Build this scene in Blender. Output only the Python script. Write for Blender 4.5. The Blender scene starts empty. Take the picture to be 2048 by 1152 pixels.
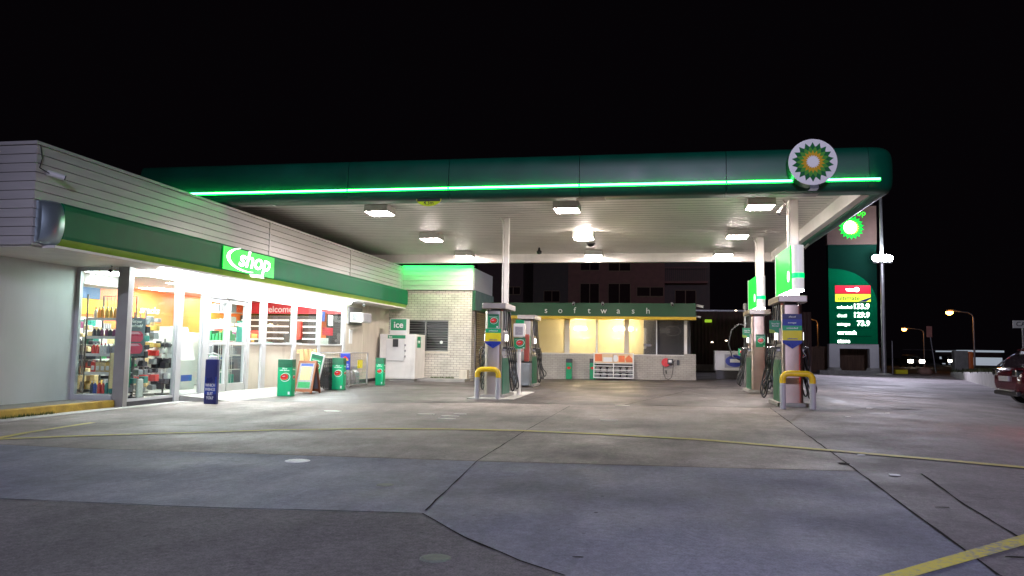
import bpy, bmesh, math, random
from mathutils import Vector, Matrix
import numpy as np
random.seed(7)
sc = bpy.context.scene
COL = sc.collection

# ------------------------------------------------------------------ camera
F = 1540.0; CAM_H = 1.2
d1 = np.array([276, -127, F]); d1 /= np.linalg.norm(d1)
up = np.array([.016, 1, 0.]); up[2] = -(up[0]*276-127)/F; up /= np.linalg.norm(up)
rt = np.cross(up, d1)
M3 = np.stack([rt, d1, up], 1)
cam = bpy.data.cameras.new('camera'); camo = bpy.data.objects.new('camera', cam); COL.objects.link(camo)
cam.sensor_width = 36; cam.lens = F/2048*36; cam.clip_end = 2000; cam.clip_start = .05
mw = Matrix.Identity(4)
for i in range(3):
    mw[i][0] = M3[0][i]; mw[i][1] = M3[1][i]; mw[i][2] = -M3[2][i]
mw[2][3] = CAM_H
camo.matrix_world = mw
sc.camera = camo

# ------------------------------------------------------------------ night sky
w = bpy.data.worlds.new('World'); sc.world = w; w.use_nodes = True
bg = w.node_tree.nodes['Background']
bg.inputs[0].default_value = (.75, .5, .8, 1); bg.inputs[1].default_value = .0016
sc.view_settings.view_transform = 'Standard'; sc.view_settings.look = 'None'
sc.view_settings.exposure = 0.32; sc.view_settings.gamma = 1
sc.cycles.use_denoising = True
sc.cycles.max_bounces = 8; sc.cycles.diffuse_bounces = 4; sc.cycles.glossy_bounces = 4
sc.cycles.transparent_max_bounces = 16
sc.cycles.sample_clamp_indirect = 6; sc.cycles.caustics_reflective = False; sc.cycles.caustics_refractive = False

def lamp(name, kind, loc, power, color, size=.3, target=None, parent=None, spot=None, shape='DISK'):
    l = bpy.data.lights.new(name, kind); l.energy = power; l.color = color
    if kind == 'AREA': l.shape = shape; l.size = size
    else: l.shadow_soft_size = size
    if kind == 'SPOT' and spot: l.spot_size = math.radians(spot); l.spot_blend = .6
    o = bpy.data.objects.new(name, l); COL.objects.link(o)
    o.location = loc
    if target is not None:
        d = Vector(target)-Vector(loc); o.rotation_euler = d.to_track_quat('-Z', 'Y').to_euler()
    if parent: o.parent = parent; o.location = Vector(loc)-parent.location
    return o

# ------------------------------------------------------------------ survey helpers
def gz(x):
    if x < -6.3: return 0.0
    if x < 4: return .0135*(x+6.3)
    if x < 12: return .139-.03*(x-4)
    return -.101
def ray(px, py): return M3.T @ np.array([px-1024, -(py-576), F])
def at_ground(px, py):
    d = ray(px, py); z = 0.
    P = None
    for _ in range(60):
        t = (z-CAM_H)/d[2]; P = d*t; z = .5*z+.5*gz(P[0])
    return (float(P[0]), float(P[1]))

# ------------------------------------------------------------------ materials
MATS = {}
def mat(name, col=(.5, .5, .5), rough=.6, metal=0., var=.12, scale=3., bump=0., bscale=80., spec=.5, emis=None, es=0., stretch=None, coat=0., dirt=0.):
    if name in MATS: return MATS[name]
    m = bpy.data.materials.new(name); m.use_nodes = True
    nt = m.node_tree; N = nt.nodes; L = nt.links
    b = N['Principled BSDF']
    b.inputs['Roughness'].default_value = rough; b.inputs['Metallic'].default_value = metal
    b.inputs['Specular IOR Level'].default_value = spec
    b.inputs['Coat Weight'].default_value = coat
    tc = N.new('ShaderNodeTexCoord'); mp = N.new('ShaderNodeMapping'); L.new(tc.outputs['Object'], mp.inputs[0])
    if stretch: mp.inputs['Scale'].default_value = stretch
    n = N.new('ShaderNodeTexNoise'); n.inputs['Scale'].default_value = scale; n.inputs['Detail'].default_value = 6
    L.new(mp.outputs[0], n.inputs['Vector'])
    mr = N.new('ShaderNodeMapRange'); mr.inputs[1].default_value = .3; mr.inputs[2].default_value = .7
    mr.inputs[3].default_value = 1-var; mr.inputs[4].default_value = 1+var
    L.new(n.outputs['Fac'], mr.inputs[0])
    mx = N.new('ShaderNodeVectorMath'); mx.operation = 'SCALE'; mx.inputs[0].default_value = col[:3]
    L.new(mr.outputs[0], mx.inputs['Scale'])
    out = mx.outputs[0]
    if dirt > 0:
        n2 = N.new('ShaderNodeTexNoise'); n2.inputs['Scale'].default_value = 1.3; n2.inputs['Detail'].default_value = 8
        n2.inputs['Roughness'].default_value = .65
        mp2 = N.new('ShaderNodeMapping'); mp2.inputs['Scale'].default_value = (2.5, 2.5, .5)
        L.new(tc.outputs['Object'], mp2.inputs[0]); L.new(mp2.outputs[0], n2.inputs['Vector'])
        cr = N.new('ShaderNodeMapRange'); cr.inputs[1].default_value = .5; cr.inputs[2].default_value = .75
        cr.inputs[3].default_value = 0; cr.inputs[4].default_value = dirt
        L.new(n2.outputs['Fac'], cr.inputs[0])
        mm = N.new('ShaderNodeMix'); mm.data_type = 'RGBA'
        L.new(cr.outputs[0], mm.inputs['Factor']); L.new(out, mm.inputs['A'])
        mm.inputs['B'].default_value = (col[0]*.35+.02, col[1]*.33+.017, col[2]*.3+.012, 1)
        out = mm.outputs['Result']
    L.new(out, b.inputs['Base Color'])
    if var > 0 and metal < .5 and rough > .15:
        r2 = N.new('ShaderNodeMapRange'); r2.inputs[3].default_value = max(0, rough-.12); r2.inputs[4].default_value = min(1, rough+.12)
        L.new(n.outputs['Fac'], r2.inputs[0]); L.new(r2.outputs[0], b.inputs['Roughness'])
    if bump > 0:
        nb = N.new('ShaderNodeTexNoise'); nb.inputs['Scale'].default_value = bscale; nb.inputs['Detail'].default_value = 3
        L.new(mp.outputs[0], nb.inputs['Vector'])
        bp = N.new('ShaderNodeBump'); bp.inputs['Strength'].default_value = bump; bp.inputs['Distance'].default_value = .01
        L.new(nb.outputs['Fac'], bp.inputs['Height']); L.new(bp.outputs[0], b.inputs['Normal'])
    if emis:
        b.inputs['Emission Color'].default_value = (*emis, 1); b.inputs['Emission Strength'].default_value = es
    MATS[name] = m; return m

def glass(name, tint=(.92, .97, .95), refl=.08, rough=.02, trans=1.0, haze=0., hazecol=(.8, .8, .75)):
    m = bpy.data.materials.new(name); m.use_nodes = True
    nt = m.node_tree; N = nt.nodes; L = nt.links; N.clear()
    o = N.new('ShaderNodeOutputMaterial'); t = N.new('ShaderNodeBsdfTransparent'); t.inputs[0].default_value = (*tint, 1)
    g = N.new('ShaderNodeBsdfGlossy'); g.inputs['Roughness'].default_value = rough
    lw = N.new('ShaderNodeLayerWeight'); lw.inputs[0].default_value = .5
    pw_ = N.new('ShaderNodeMath'); pw_.operation = 'POWER'; L.new(lw.outputs['Facing'], pw_.inputs[0]); pw_.inputs[1].default_value = 4
    fr = N.new('ShaderNodeMath'); fr.operation = 'MULTIPLY_ADD'; L.new(pw_.outputs[0], fr.inputs[0]); fr.inputs[1].default_value = .45; fr.inputs[2].default_value = .03
    mx = N.new('ShaderNodeMixShader'); L.new(fr.outputs[0], mx.inputs[0]); L.new(t.outputs[0], mx.inputs[1]); L.new(g.outputs[0], mx.inputs[2])
    last = mx
    if haze > 0:
        df = N.new('ShaderNodeBsdfDiffuse'); df.inputs[0].default_value = (*hazecol, 1)
        tl = N.new('ShaderNodeBsdfTranslucent'); tl.inputs[0].default_value = (*hazecol, 1)
        ad = N.new('ShaderNodeMixShader'); ad.inputs[0].default_value = .6; L.new(df.outputs[0], ad.inputs[1]); L.new(tl.outputs[0], ad.inputs[2])
        no = N.new('ShaderNodeTexNoise'); no.inputs['Scale'].default_value = 1.5
        ml = N.new('ShaderNodeMapRange'); ml.inputs[3].default_value = haze*.7; ml.inputs[4].default_value = min(1, haze*1.3)
        L.new(no.outputs['Fac'], ml.inputs[0])
        m2 = N.new('ShaderNodeMixShader'); L.new(ml.outputs[0], m2.inputs[0]); L.new(mx.outputs[0], m2.inputs[1]); L.new(ad.outputs[0], m2.inputs[2]); last = m2
    L.new(last.outputs[0], o.inputs[0]); MATS[name] = m; return m

def emit(name, col, s, base=None):
    if name in MATS: return MATS[name]
    m = mat(name, base or tuple(min(.8, c) for c in col), rough=.4, var=0, emis=col, es=s); return m

def concrete(name, col, stain=.5, speck=.25, rough=.75, bump=.35, stain_scale=.35, spots=.0):
    m = bpy.data.materials.new(name); m.use_nodes = True
    nt = m.node_tree; N = nt.nodes; L = nt.links; b = N['Principled BSDF']
    tc = N.new('ShaderNodeTexCoord')
    def noise(s, d=8, r=.6, stretch=None):
        n = N.new('ShaderNodeTexNoise'); n.inputs['Scale'].default_value = s; n.inputs['Detail'].default_value = d; n.inputs['Roughness'].default_value = r
        if stretch:
            mp = N.new('ShaderNodeMapping'); mp.inputs['Scale'].default_value = stretch; L.new(tc.outputs['Object'], mp.inputs[0]); L.new(mp.outputs[0], n.inputs['Vector'])
        else: L.new(tc.outputs['Object'], n.inputs['Vector'])
        return n
    def rng(src, a, bb, c, d):
        r = N.new('ShaderNodeMapRange'); r.inputs[1].default_value = a; r.inputs[2].default_value = bb; r.inputs[3].default_value = c; r.inputs[4].default_value = d
        L.new(src, r.inputs[0]); return r.outputs[0]
    def mul(a, bb):
        x = N.new('ShaderNodeMath'); x.operation = 'MULTIPLY'; L.new(a, x.inputs[0]); L.new(bb, x.inputs[1]); return x.outputs[0]
    big = rng(noise(stain_scale, 9, .62).outputs['Fac'], .36, .64, 1-stain, 1+stain*.35)
    mid = rng(noise(1.6, 8, .65, (1, .45, 1)).outputs['Fac'], .35, .65, 1-stain*.35, 1+stain*.2)
    fine = rng(noise(95, 2, .5).outputs['Fac'], .3, .7, 1-speck, 1+speck)
    f = mul(mul(big, mid), fine)
    f = mul(f, rng(noise(22, 5, .7).outputs['Fac'], .3, .7, 1-speck*1.1, 1+speck*.9))
    f = mul(f, rng(noise(5.5, 7, .7, (1, .6, 1)).outputs['Fac'], .42, .62, 1-stain*.3, 1.0+stain*.12))
    # tyre-polished streaks along the lanes and dropped gum / oil spots
    f = mul(f, rng(noise(1.0, 6, .6, (1.6, .12, 1)).outputs['Fac'], .5, .66, 1.0, 1-stain*.35))
    vv = N.new('ShaderNodeTexVoronoi'); vv.inputs['Scale'].default_value = 5.; L.new(tc.outputs['Object'], vv.inputs['Vector'])
    f = mul(f, rng(vv.outputs['Distance'], .03, .07, .45, 1))
    if spots > 0:
        v = N.new('ShaderNodeTexVoronoi'); v.inputs['Scale'].default_value = 1.1; L.new(tc.outputs['Object'], v.inputs['Vector'])
        sp = rng(v.outputs['Distance'], .02, .06, 1-spots, 1)
        f = mul(f, sp)
    sv = N.new('ShaderNodeVectorMath'); sv.operation = 'SCALE'; sv.inputs[0].default_value = col; L.new(f, sv.inputs['Scale'])
    L.new(sv.outputs[0], b.inputs['Base Color'])
    L.new(rng(noise(.8, 7, .6).outputs['Fac'], .3, .7, rough-.15, min(1, rough+.15)), b.inputs['Roughness'])
    b.inputs['Specular IOR Level'].default_value = .35
    bm = N.new('ShaderNodeBump'); bm.inputs['Strength'].default_value = bump; bm.inputs['Distance'].default_value = .006
    L.new(noise(70, 4, .6).outputs['Fac'], bm.inputs['Height']); L.new(bm.outputs[0], b.inputs['Normal'])
    MATS[name] = m; return m

def brick(name, c1, c2, mortar, rough=.7, sx=.24, sy=.086):
    m = bpy.data.materials.new(name); m.use_nodes = True
    nt = m.node_tree; N = nt.nodes; L = nt.links; b = N['Principled BSDF']
    tc = N.new('ShaderNodeTexCoord'); sp = N.new('ShaderNodeSeparateXYZ'); L.new(tc.outputs['Object'], sp.inputs[0])
    ad = N.new('ShaderNodeMath'); ad.operation = 'ADD'; L.new(sp.outputs[0], ad.inputs[0]); L.new(sp.outputs[1], ad.inputs[1])
    cb = N.new('ShaderNodeCombineXYZ'); L.new(ad.outputs[0], cb.inputs[0]); L.new(sp.outputs[2], cb.inputs[1])
    t = N.new('ShaderNodeTexBrick'); L.new(cb.outputs[0], t.inputs['Vector'])
    t.inputs['Color1'].default_value = (*c1, 1); t.inputs['Color2'].default_value = (*c2, 1); t.inputs['Mortar'].default_value = (*mortar, 1)
    t.inputs['Scale'].default_value = 1; t.inputs['Brick Width'].default_value = sx; t.inputs['Row Height'].default_value = sy
    t.inputs['Mortar Size'].default_value = .008; t.inputs['Mortar Smooth'].default_value = .3
    n = N.new('ShaderNodeTexNoise'); n.inputs['Scale'].default_value = 2; n.inputs['Detail'].default_value = 8; L.new(tc.outputs['Object'], n.inputs['Vector'])
    mr = N.new('ShaderNodeMapRange'); mr.inputs[1].default_value = .3; mr.inputs[2].default_value = .7; mr.inputs[3].default_value = .8; mr.inputs[4].default_value = 1.1; L.new(n.outputs['Fac'], mr.inputs[0])
    sv = N.new('ShaderNodeVectorMath'); sv.operation = 'SCALE'; L.new(t.outputs['Color'], sv.inputs[0]); L.new(mr.outputs[0], sv.inputs['Scale'])
    L.new(sv.outputs[0], b.inputs['Base Color']); b.inputs['Roughness'].default_value = rough
    bm = N.new('ShaderNodeBump'); bm.inputs['Strength'].default_value = .8; bm.inputs['Distance'].default_value = .01; bm.invert = True
    L.new(t.outputs['Fac'], bm.inputs['Height']); L.new(bm.outputs[0], b.inputs['Normal'])
    MATS[name] = m; return m

def worn_paint(name, paint, under, wear=.5):
    m = bpy.data.materials.new(name); m.use_nodes = True
    nt = m.node_tree; N = nt.nodes; L = nt.links; b = N['Principled BSDF']
    tc = N.new('ShaderNodeTexCoord')
    n = N.new('ShaderNodeTexNoise'); n.inputs['Scale'].default_value = 28; n.inputs['Detail'].default_value = 8; n.inputs['Roughness'].default_value = .75; L.new(tc.outputs['Object'], n.inputs['Vector'])
    n2 = N.new('ShaderNodeTexNoise'); n2.inputs['Scale'].default_value = 1.1; L.new(tc.outputs['Object'], n2.inputs['Vector'])
    a = N.new('ShaderNodeMath'); a.operation = 'MULTIPLY_ADD'; L.new(n2.outputs['Fac'], a.inputs[0]); a.inputs[1].default_value = .5; L.new(n.outputs['Fac'], a.inputs[2])
    mr = N.new('ShaderNodeMapRange'); mr.inputs[1].default_value = .62+.25*(.5-wear); mr.inputs[2].default_value = .82+.25*(.5-wear); L.new(a.outputs[0], mr.inputs[0])
    mx = N.new('ShaderNodeMix'); mx.data_type = 'RGBA'; L.new(mr.outputs[0], mx.inputs['Factor'])
    mx.inputs['A'].default_value = (*paint, 1); mx.inputs['B'].default_value = (*under, 1)
    L.new(mx.outputs['Result'], b.inputs['Base Color']); b.inputs['Roughness'].default_value = .7
    MATS[name] = m; return m

# ------------------------------------------------------------------ mesh builder
class MB:
    def __init__(s, fr=None): s.v = []; s.f = []; s.fr = fr; s.sm = set()
    def add(s, vs, fs, smooth=False):
        b = len(s.v)
        for p in vs:
            p = Vector(p)
            if s.fr is not None: p = s.fr @ p
            s.v.append(p)
        for f in fs:
            if smooth: s.sm.add(len(s.f))
            s.f.append([i+b for i in f])
        return s
    def box(s, x0, x1, y0, y1, z0, z1):
        vs = [(x, y, z) for z in (z0, z1) for y in (y0, y1) for x in (x0, x1)]
        return s.add(vs, [(0, 2, 3, 1), (4, 5, 7, 6), (0, 1, 5, 4), (2, 6, 7, 3), (0, 4, 6, 2), (1, 3, 7, 5)])
    def rbox(s, x0, x1, y0, y1, z0, z1, r=.02):
        # box with bevelled edges
        bm = bmesh.new(); bmesh.ops.create_cube(bm, size=1)
        bmesh.ops.scale(bm, vec=(x1-x0, y1-y0, z1-z0), verts=bm.verts)
        bmesh.ops.translate(bm, vec=((x0+x1)/2, (y0+y1)/2, (z0+z1)/2), verts=bm.verts)
        r = min(r, .45*min(x1-x0, y1-y0, z1-z0))
        bmesh.ops.bevel(bm, geom=list(bm.edges), offset=r, segments=2, affect='EDGES', profile=.5)
        bm.verts.index_update()
        s.add([v.co.copy() for v in bm.verts], [[v.index for v in f.verts] for f in bm.faces]); bm.free(); return s
    def rings(s, rs, cap=True, smooth=True, close=True):
        n = len(rs[0]); vs = [p for r in rs for p in r]; fs = []
        for i in range(len(rs)-1):
            for k in range(n if close else n-1):
                a = i*n+k; b = i*n+(k+1) % n
                fs.append((a, b, b+n, a+n))
        s.add(vs, fs, smooth)
        if cap:
            s.add(rs[0], [list(range(n))[::-1]]); s.add(rs[-1], [list(range(n))])
        return s
    def tube(s, pts, r, seg=8, cap=True):
        pts = [Vector(p) for p in pts]; rs = []; ref = None
        if not isinstance(r, (list, tuple)): r = [r]*len(pts)
        for i, p in enumerate(pts):
            d = (pts[min(i+1, len(pts)-1)]-pts[max(i-1, 0)]).normalized()
            if ref is None:
                a = Vector((0, 0, 1)) if abs(d.z) < .9 else Vector((1, 0, 0)); ref = d.cross(a).normalized()
            u = (ref-d*ref.dot(d)).normalized(); v = d.cross(u); ref = u
            rs.append([p+(u*math.cos(2*math.pi*k/seg)+v*math.sin(2*math.pi*k/seg))*r[i] for k in range(seg)])
        return s.rings(rs, cap)
    def cyl(s, a, b, r, seg=16, r2=None): return s.tube([a, b], [r, r if r2 is None else r2], seg)
    def lathe(s, prof, c=(0, 0, 0), seg=16):
        rs = [[(c[0]+r*math.cos(2*math.pi*k/seg), c[1]+r*math.sin(2*math.pi*k/seg), c[2]+z) for k in range(seg)] for r, z in prof]
        return s.rings(rs)
    def prism(s, pts, d0, d1, o=(0, 0, 0), u=(1, 0, 0), v=(0, 0, 1), holes=None):
        o = Vector(o); u = Vector(u); v = Vector(v); n = u.cross(v)
        A = [o+u*a+v*b+n*d0 for a, b in pts]; B = [o+u*a+v*b+n*d1 for a, b in pts]; k = len(pts)
        return s.add(A+B, [list(range(k))[::-1], list(range(k, 2*k))]+[(i, (i+1) % k, (i+1) % k+k, i+k) for i in range(k)])
    def build(s, name, m, parent=None, world=False, thing=None):
        me = bpy.data.meshes.new(name)
        off = Vector((0, 0, 0))
        if world and parent is not None:
            off = parent.matrix_world_loc if hasattr(parent, 'matrix_world_loc') else OFF.get(parent.name, Vector((0, 0, 0)))
        me.from_pydata([tuple(p-off) for p in s.v], [], s.f)
        for i in s.sm: me.polygons[i].use_smooth = True
        bm = bmesh.new(); bm.from_mesh(me); bmesh.ops.recalc_face_normals(bm, faces=bm.faces); bm.to_mesh(me); bm.free()
        me.materials.append(m if not isinstance(m, str) else MATS[m])
        o = bpy.data.objects.new(name, me); COL.objects.link(o)
        if parent is not None:
            o.parent = parent
            OFF[o.name] = off
        return o
OFF = {}
def props(o, label=None, cat=None, group=None, kind=None):
    if label: o['label'] = label
    if cat: o['category'] = cat
    if group: o['group'] = group
    if kind: o['kind'] = kind
    return o
def thing(name, label, cat, loc=(0, 0, 0), rz=0, group=None):
    o = bpy.data.objects.new(name, None); COL.objects.link(o); o.location = loc; o.rotation_euler = (0, 0, rz)
    o.empty_display_size = .1
    OFF[o.name] = Vector(loc)
    return props(o, label, cat, group)
def single(mb, name, m, label, cat, loc=(0, 0, 0), rz=0, group=None, world=False):
    """a thing that is one mesh; world=True: vertices given in world space, origin moved to loc"""
    if world:
        mb.v = [p-Vector(loc) for p in mb.v]
    o = mb.build(name, m); o.location = loc; o.rotation_euler = (0, 0, rz); return props(o, label, cat, group)
def struct(mb, name, m): return props(mb.build(name, m), kind='structure')

def text(s, size, o, u, v, m, parent, name='lettering', align='CENTER', shear=0, bold=.0, ext=.003, spacing=1., world=True, fit=None, depth=0.):
    cu = bpy.data.curves.new('txt', 'FONT'); cu.body = s; cu.size = size; cu.align_x = align; cu.align_y = 'CENTER'
    cu.shear = shear; cu.offset = bold*size; cu.extrude = ext; cu.space_character = spacing; cu.resolution_u = 3
    to = bpy.data.objects.new('txt', cu); COL.objects.link(to)
    dg = bpy.context.evaluated_depsgraph_get(); me = bpy.data.meshes.new_from_object(to.evaluated_get(dg))
    bpy.data.objects.remove(to); bpy.data.curves.remove(cu)
    u = Vector(u).normalized(); v = Vector(v).normalized(); n = u.cross(v)
    xs = [q.co.x for q in me.vertices] or [0]
    k = 1.
    if fit: k = fit/(max(xs)-min(xs))
    off = OFF.get(parent.name, Vector((0, 0, 0))) if (world and parent is not None) else Vector((0, 0, 0))
    for q in me.vertices:
        c = q.co.copy(); q.co = Vector(o)-off+u*c.x*k+v*c.y+n*(c.z+depth)
    me.materials.append(m if not isinstance(m, str) else MATS[m])
    ob = bpy.data.objects.new(name, me); COL.objects.link(ob)
    if parent is not None: ob.parent = parent; OFF[ob.name] = off
    return ob

def star(n, R, r, rot=0): return [((R if i % 2 == 0 else r)*math.sin(math.pi*i/n+rot), (R if i % 2 == 0 else r)*math.cos(math.pi*i/n+rot)) for i in range(2*n)]
def ell(a, b, n=24, c=(0, 0), rot=0):
    return [(c[0]+a*math.cos(2*math.pi*i/n)*math.cos(rot)-b*math.sin(2*math.pi*i/n)*math.sin(rot), c[1]+a*math.cos(2*math.pi*i/n)*math.sin(rot)+b*math.sin(2*math.pi*i/n)*math.cos(rot)) for i in range(n)]
def rect(a, b, c, d): return [(a, c), (b, c), (b, d), (a, d)]

# ------------------------------------------------------------------ shared materials
mat('white_paint', (.74, .72, .68), .45, var=.05, dirt=.25)
mat('cream_wall', (.60, .55, .46), .7, var=.06, scale=1.5, dirt=.35, bump=.15)
mat('weatherboard', (.5, .48, .465), .34, var=.07, stretch=(.5, .5, 6), spec=.5)
mat('board_gap', (.2, .19, .18), .9, var=0)
mat('side_wall', (.62, .62, .62), .5, var=.05, scale=.8, dirt=.12)
mat('fascia_green', (.0, .068, .038), .42, var=.2, scale=1.2, spec=.35, dirt=.25, bump=.15, bscale=1.5)
mat('band_green', (.0, .14, .055), .5, var=.15, scale=1.5, spec=.2, dirt=.1)
mat('wash_green', (.0, .065, .02), .45, var=.1)
mat('lime', (.28, .46, .03), .35, var=.12, dirt=.2)
mat('yellow_trim', (.72, .48, .02), .4, var=.08)
mat('aluminium', (.6, .61, .62), .4, metal=.25, var=.06)
mat('dark_alu', (.2, .195, .19), .45, metal=.5, var=.08)
mat('chrome', (.82, .86, .9), .12, metal=1, var=.03)
mat('stainless', (.36, .32, .28), .42, metal=1., var=.1, scale=2.2, bump=.06, bscale=5)
mat('stainless_worn', (.40, .315, .27), .36, metal=1., var=.12, scale=3, bump=.2, bscale=4)
mat('soffit_white', (.86, .83, .79), .5, var=.05, dirt=.15, scale=1)
mat('soffit_gap', (.08, .075, .07), .9, var=0)
mat('black_rubber', (.012, .012, .012), .45, var=.1)
mat('black_plastic', (.02, .02, .022), .4, var=.1)
mat('grey_plastic', (.16, .18, .21), .5, var=.1, dirt=.2)
mat('pump_green', (.01, .14, .07), .4, var=.12, dirt=.2)
mat('white_plastic', (.7, .7, .68), .4, var=.04)
mat('poster_green', (.0, .24, .09), .35, var=.06)
mat('poster_mint', (.0, .34, .14), .35, var=.05)
mat('poster_dark', (.012, .1, .05), .35, var=.06)
mat('poster_white', (.75, .76, .74), .35, var=.03)
mat('cup_red', (.6, .02, .015), .3, var=.1)
mat('label_blue', (.015, .035, .3), .3, var=.05)
mat('label_yellow', (.72, .62, .02), .3, var=.05)
mat('label_navy', (.02, .025, .13), .3, var=.1)
mat('bright_yellow', (.75, .5, .01), .35, var=.08, dirt=.15)
mat('post_grey', (.42, .42, .44), .45, var=.08, dirt=.3)
mat('timber_dark', (.2, .12, .075), .8, var=.3, stretch=(8, 8, .5), scale=2)
mat('pine', (.62, .42, .2), .6, var=.15, stretch=(6, 6, 1), scale=2)
mat('aframe_wood', (.22, .07, .025), .4, var=.2)
mat('concrete_grey', (.3, .29, .27), .85, var=.15, bump=.4, dirt=.4)
mat('kerb_yellow', (.5, .33, .05), .8, var=.2, scale=6, bump=.5, bscale=30, dirt=.6)
mat('galv', (.35, .34, .34), .45, metal=.6, var=.12)
mat('paper_litter', (.95, .95, .92), .8, var=.05)
mat('oil_black', (.02, .018, .017), .95, var=.2, spec=.05)
emit('tube_white', (.9, 1., 1.), 120)
emit('lamp_diffuser', (1., .86, .79), 130)
emit('bulb_glow', (1., .87, .76), 60)
emit('ceiling_panel', (1., .98, .95), 55)
emit('strip_green', (.01, 1., .12), 1.1)
emit('rear_green', (.02, 1., .16), 60)
emit('strip_core', (.10, 1., .26), 17)
emit('sign_green', (.0, .5, .035), 1.0)
emit('sign_white', (.95, 1., .93), 2.6)
glass('clear_glass')
glass('frosted_glass', haze=.36, hazecol=(.80, .72, .5), tint=(.9, .88, .8))
glass('dim_glass', haze=.12, hazecol=(.5, .5, .55), tint=(.8, .8, .85))

# ------------------------------------------------------------------ ground
def sheet(name, pts, m, lift, n=None):
    bm = bmesh.new(); vs = [bm.verts.new((x, y, 0)) for x, y in pts]; bm.faces.new(vs)
    for x in (-6.3, 4, 12):
        g = list(bm.verts)+list(bm.edges)+list(bm.faces)
        bmesh.ops.bisect_plane(bm, geom=g, plane_co=(x, 0, 0), plane_no=(1, 0, 0))
    for v in bm.verts: v.co.z = gz(v.co.x)+lift
    bmesh.ops.recalc_face_normals(bm, faces=bm.faces)
    for f in bm.faces:
        if f.normal.z < 0: f.normal_flip()
    me = bpy.data.meshes.new(name); bm.to_mesh(me); bm.free(); me.materials.append(m if not isinstance(m, str) else MATS[m])
    o = bpy.data.objects.new(name, me); COL.objects.link(o); o['kind'] = 'structure'; return o
def ribbon(name, pts, wdt, m, lift, jit=0., step=.35):
    P = [Vector(p) for p in pts]; Q = [P[0]]
    for a, b in zip(P, P[1:]):
        k = max(1, int((b-a).length/step))
        for i in range(1, k+1): Q.append(a.lerp(b, i/k))
    L_, R_ = [], []
    for i, q in enumerate(Q):
        d = (Q[min(i+1, len(Q)-1)]-Q[max(i-1, 0)]).normalized(); n = Vector((-d.y, d.x)); c = q+n*random.uniform(-jit, jit)
        ww = wdt*(1+(random.uniform(-.45, .6) if jit else 0))/2
        L_.append(c+n*ww); R_.append(c-n*ww)
    mb = MB(); n_ = len(Q)
    mb.add([(p.x, p.y, gz(p.x)+lift) for p in L_+R_], [(i, i+1, n_+i+1, n_+i) for i in range(n_-1)])
    o = mb.build(name, m); o['kind'] = 'structure'
    return o
G = at_ground
concrete('asphalt', (.075, .07, .072), .3, .35, .85)
concrete('slab_main', (.30, .255, .24), .55, .25, .7, spots=.3)
concrete('slab_front', (.225, .23, .295), .4, .2, .75, spots=.25)
concrete('slab_left', (.17, .157, .162), .3, .3, .85, bump=.6)
concrete('slab_right', (.235, .21, .22), .45, .25, .75)
concrete('slab_canopy', (.092, .080, .077), .6, .25, .5, stain_scale=.5)
sheet('ground', [(-80, -40), (160, -40), (160, 400), (-80, 400)], 'asphalt', -.012)
jA = [G(0, 889), G(420, 905), G(1000, 924), G(1715, 943)]     # joint behind the front slab
jB = [G(0, 998), G(420, 1016), G(845, 1027)]                  # front-left joint
jC = [G(845, 1027), G(930, 1075), G(1040, 1122), G(1130, 1152)]
jD = [G(1540, 816), G(1620, 874), G(1715, 943), G(1850, 1043), G(2000, 1152)]
jE = [G(650, 806), G(900, 806), G(960, 805), G(1080, 808), G(1250, 810), G(1540, 816)]
jF = [G(1140, 812), G(1050, 862), G(955, 922), G(850, 1022)]
jG = [G(1843, 948), G(1930, 1010), G(2048, 1082)]
def ext(a, b, t): return (a[0]+(b[0]-a[0])*t, a[1]+(b[1]-a[1])*t)
left_far = ext(jA[1], jA[0], 6); leftB = ext(jB[1], jB[0], 8)
jD_end = ext(jD[3], jD[4], 3.0); jC_end = ext(jC[2], jC[3], 3)
sheet('forecourt_slab', [left_far]+jA+[jD[1], jD[0]]+jE[::-1]+[(-10.2, jE[0][1]), (-30, jE[0][1])], 'slab_main', 0)
sheet('front_slab', [leftB]+jB+jC[1:]+[jC_end, jD_end]+jD[::-1][:3]+jA[::-1][1:]+[left_far], 'slab_front', 0)
sheet('entrance_slab', [leftB, (-25, -12), (2, -14), jC_end]+jC[::-1]+jB[::-1][1:], 'slab_left', 0)
sheet('canopy_slab', [(-30, jE[0][1])]+jE+[(4.4, 18.6), (4.6, 27.), (4.3, 45.), (-30, 45.)], 'slab_canopy', 0)
sheet('driveway_slab', [jD[0]]+jD[1:]+[jD_end, (30, -8), (34, 20), (26, 60), (4.4, 58), (4.3, 45.), (4.6, 27.), (4.4, 18.6)], 'slab_right', 0)
for j, wd in ((jA, .013), (jB, .013), (jC, .016), (jD, .013), (jE, .05), (jF, .011), (jG, .014)):
    ribbon('concrete_joint', j, wd, 'oil_black', .004, jit=wd*.35, step=.2)
ribbon('concrete_joint', [jD[4], jD_end], .014, 'oil_black', .004, jit=.01)
ribbon('concrete_joint', [jA[0], left_far], .025, 'oil_black', .004, jit=.01)
ribbon('concrete_joint', [G(1250, 810), G(1330, 792), G(1400, 776)], .02, 'oil_black', .004, jit=.01)
ribbon('concrete_joint', [G(40, 842), G(200, 847), G(430, 853)], .02, 'oil_black', .004, jit=.01)
worn_paint('yellow_line_paint', (.55, .47, .1), (.3, .27, .22), .1)
worn_paint('yellow_bold_paint', (.62, .52, .03), (.24, .23, .22), .1)
ln = [G(-40, 881), G(120, 874), G(300, 868), G(560, 860.5), G(740, 858), G(900, 859), G(1040, 862), G(1200, 869), G(1400, 880), G(1640, 900), G(1850, 918), G(2048, 936), G(2300, 960)]
ribbon('yellow_line', ln, .15, 'yellow_line_paint', .008)
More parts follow.
